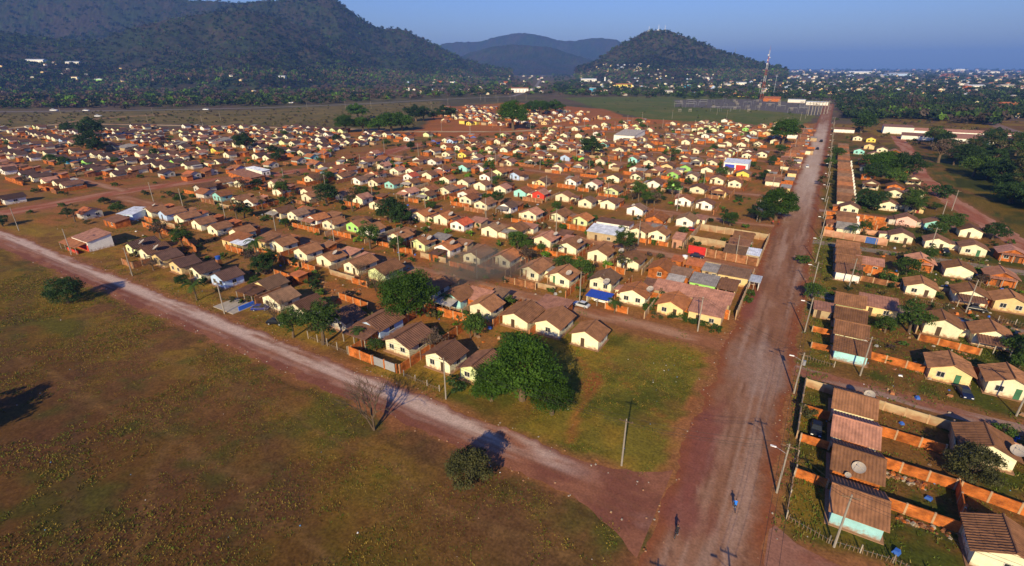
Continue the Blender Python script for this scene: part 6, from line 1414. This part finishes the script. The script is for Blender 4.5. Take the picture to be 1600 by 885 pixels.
forest('distant_shrubs', [(620, [(20, 205), (640, 216), (1000, 192), (1250, 215), (1225, 290), (640, 290), (300, 262), (0, 240)], .9, 2.4, [.34, .3, .1, .08, .18])], PAL, 12, True)
forest('yard_shrubs', [(520, [(230, 330), (700, 300), (1180, 300), (1170, 400), (960, 470), (640, 540), (480, 520), (200, 400)], .6, 1.7, [.2, .38, .1, .12, .2]), (160, [(1290, 300), (1600, 380), (1600, 560), (1290, 560)], .5, 1.3, [.2, .4, .08, .12, .2])], PAL, 14, True)
# ------------------------------------------------------------------ tufts of grass, scraps and rubble
def tufts(name, pts, h0, h1, cols, seed):
    rng = np.random.default_rng(seed); n = len(pts); per = 6
    p = np.repeat(pts, per, 0); k = len(p); a = rng.uniform(0, 6.28, k); s = rng.uniform(h0, h1, k); off = rng.normal(size=(k, 2))*np.repeat(rng.uniform(.12, .4, n), per)[:, None]
    bx, by = p[:, 0]+off[:, 0], p[:, 1]+off[:, 1]; w = s*.35
    V = np.stack([np.c_[bx-np.cos(a)*w, by-np.sin(a)*w, np.zeros(k)-.02], np.c_[bx+np.cos(a)*w, by+np.sin(a)*w, np.zeros(k)-.02], np.c_[bx+rng.normal(size=k)*s*.5, by+rng.normal(size=k)*s*.5, s]], 1).reshape(-1, 3)
    c = np.repeat(np.array(cols)[rng.integers(len(cols), size=n)], per, 0)*rng.uniform(.7, 1.3, (k, 1))
    return tag(obj(name, np_mesh(name, V, np.arange(3*k).reshape(-1, 3), FOREST_M, {'soil': np.repeat(c, 3, 0)})), kind='stuff')
rng = np.random.default_rng(31)
def scatter(n, x0, x1, y0, y1, thr, sc_=9, seed=2):
    u, v = rng.uniform(x0, x1, n*4), rng.uniform(y0, y1, n*4); m_ = fbm(u/sc_, v/sc_, seed)*.6 + fbm(u/3, v/3, seed+3)*.4 > thr
    return np.c_[u, v][m_][:n]
tufts('grass', np.concatenate([scatter(24000, -190, -12, -8, 48.5, .44), scatter(2600, -48, -12, 58.5, 99, .46), scatter(1600, -210, -50, 58, 64, .46)]), .07, .24, [(.095, .115, .014), (.075, .105, .012), (.065, .095, .012), (.24, .165, .032), (.19, .135, .024), (.15, .095, .022), (.20, .15, .03)], 41)
tufts('yard_grass', np.concatenate([scatter(5200, 16, 64, 57, 200, .46), scatter(1500, 4.6, 10, 58, 200, .44), scatter(3000, -240, -14, 66, 150, .54)]), .12, .34, [(.09, .12, .018), (.07, .10, .014), (.17, .14, .035)], 43)
def bits(name, pts, s0, s1, mats_, seed, flat=.35):
    rb = random.Random(seed); b = MB()
    for u, v in pts:
        s = rb.uniform(s0, s1); a = rb.uniform(0, 3); c, q = math.cos(a)*s, math.sin(a)*s; h = s*flat*rb.uniform(.4, 1.6)
        b.hull8([(u-c, v-q, 0), (u+q, v-c, 0), (u+c, v+q, 0), (u-q, v+c, 0)], [(u-c*.7, v-q*.7, h), (u+q*.6, v-c*.6, h*1.2), (u+c*.7, v+q*.7, h), (u-q*.6, v+c*.7, h*.8)], rb.randrange(len(mats_)))
    return tag(obj(name, b.mesh(name, *mats_)), kind='stuff')
bits('litter', [tuple(p) for p in np.concatenate([np.c_[rng.uniform(-150, -10, 90), rng.uniform(0, 49, 90)], np.c_[rng.uniform(-44, -12, 26), rng.uniform(58, 98, 26)], np.c_[rng.normal(-17, 2.5, 16), rng.normal(84, 4, 16)], np.c_[rng.uniform(-200, -50, 60), rng.uniform(57, 64, 60)], np.c_[rng.uniform(5, 50, 90), rng.uniform(58, 180, 90)], np.c_[rng.uniform(-240, -14, 200), rng.uniform(66, 200, 200)]])], .05, .15, [M_WHITE, M_CONC, mat('scrap_blue', (.10, .30, .55), .6), M_WOOD, M_PLAST], 51)
bits('yard_clutter', [tuple(p) for p in np.concatenate([np.c_[rng.uniform(-230, -50, 420), rng.uniform(76, 200, 420)], np.c_[rng.uniform(17, 55, 160), rng.uniform(62, 210, 160)]])], .15, .6, [M_BRICKB, M_CONC, M_WOOD, M_PLAST, mat('plastic_blue', (.04, .12, .42), .5), M_GREYM, M_BRICK], 57, .8)
bits('road_stones', [tuple(p) for p in np.concatenate([np.c_[np.where(rng.random(260) < .5, -9.2, 3.8) + rng.normal(0, .9, 260), rng.uniform(20, 200, 260)], np.c_[rng.uniform(-200, -10, 300), np.where(rng.random(300) < .5, 50.2, 57.2) + rng.normal(0, .8, 300)]])], .06, .2, [M_CONC, M_PLAST, M_BRICKB], 58, .6)
bits('rubble', [tuple(p) for p in np.concatenate([np.c_[rng.uniform(18.5, 24.5, 46), 69.2 - rng.uniform(0, 1.0, 46)], np.c_[rng.uniform(17.2, 22.5, 60), 78.1 - rng.uniform(0, 1.6, 60)], np.c_[rng.uniform(-112, -98, 60), rng.uniform(78, 86, 60)], np.c_[rng.uniform(-50, -44, 26), rng.uniform(76, 82, 26)], np.c_[rng.uniform(30, 36, 20), rng.uniform(124, 127, 20)]])], .12, .42, [M_CONC, M_BRICKB, M_PLAST, M_WOOD, M_BRICKB, M_BRICK], 53, .7)

# ------------------------------------------------------------------ smoke of a small fire over the second street, and of a larger one at the foot of the left mountain
def smoke(name, u, v, z, rx, ry, rz, dens, colr):
    b = bmesh.new(); bmesh.ops.create_icosphere(b, subdivisions=3, radius=1)
    for q in b.verts: q.co *= 1 + .25*(float(fbm(np.array([q.co.x*1.5+3]), np.array([q.co.y*1.5+q.co.z*2]), 7)[0])-.5)
    me = bpy.data.meshes.new(name); b.to_mesh(me); b.free()
    m = bpy.data.materials.new(name); m.use_nodes = True; N = m.node_tree.nodes; L = m.node_tree.links; N.clear()
    o_, pv, tc, no, mr = N.new('ShaderNodeOutputMaterial'), N.new('ShaderNodeVolumePrincipled'), N.new('ShaderNodeTexCoord'), N.new('ShaderNodeTexNoise'), N.new('ShaderNodeMapRange')
    no.inputs['Scale'].default_value = 1.6; no.inputs['Detail'].default_value = 3; L.new(tc.outputs['Object'], no.inputs['Vector'])
    ln = N.new('ShaderNodeVectorMath'); ln.operation = 'LENGTH'; L.new(tc.outputs['Object'], ln.inputs[0])
    su = N.new('ShaderNodeMath'); su.operation = 'SUBTRACT'; L.new(no.outputs[0], su.inputs[0]); sc_ = N.new('ShaderNodeMath'); sc_.operation = 'MULTIPLY'; sc_.inputs[1].default_value = .55; L.new(ln.outputs['Value'], sc_.inputs[0]); L.new(sc_.outputs[0], su.inputs[1])
    mr.inputs[1].default_value = 0; mr.inputs[2].default_value = .5; mr.inputs[3].default_value = 0; mr.inputs[4].default_value = dens; L.new(su.outputs[0], mr.inputs[0])
    pv.inputs['Color'].default_value = (*colr, 1); L.new(mr.outputs[0], pv.inputs['Density']); L.new(pv.outputs[0], o_.inputs['Volume']); me.materials.append(m)
    tag(obj(name, me, None, (u, v, z), .5, (rx, ry, rz)), kind='stuff')
smoke('smoke', -72, 103, 6.5, 15, 10, 6, .16, (.42, .36, .28))
smoke('smoke', *at(20, 118), 45, 260, 160, 60, .0045, (.55, .62, .8))

# ------------------------------------------------------------------ labels that count along each row
from collections import defaultdict
GRP = defaultdict(list)
for e in PEND: GRP[(e[1], e[2])].append(e)
for (look, rn), es in GRP.items():
    es.sort(key=lambda e: e[3])
    gear = 'substation' in rn
    for i, e in enumerate(es):
        e[0]['group'] = e[4]
        if len(es) == 1: e[0]['label'] = f'{look}, sole one in the {rn}'
        elif gear: e[0]['label'] = f'{look}, {ordinal(i+1)} from the left in the {rn}'
        else: e[0]['label'] = f'{look}, {ordinal(i+1)} such in the {rn}'

for o in COL.objects:
    if o.parent is None and 'category' in o and 'kind' not in o: o['kind'] = 'thing'
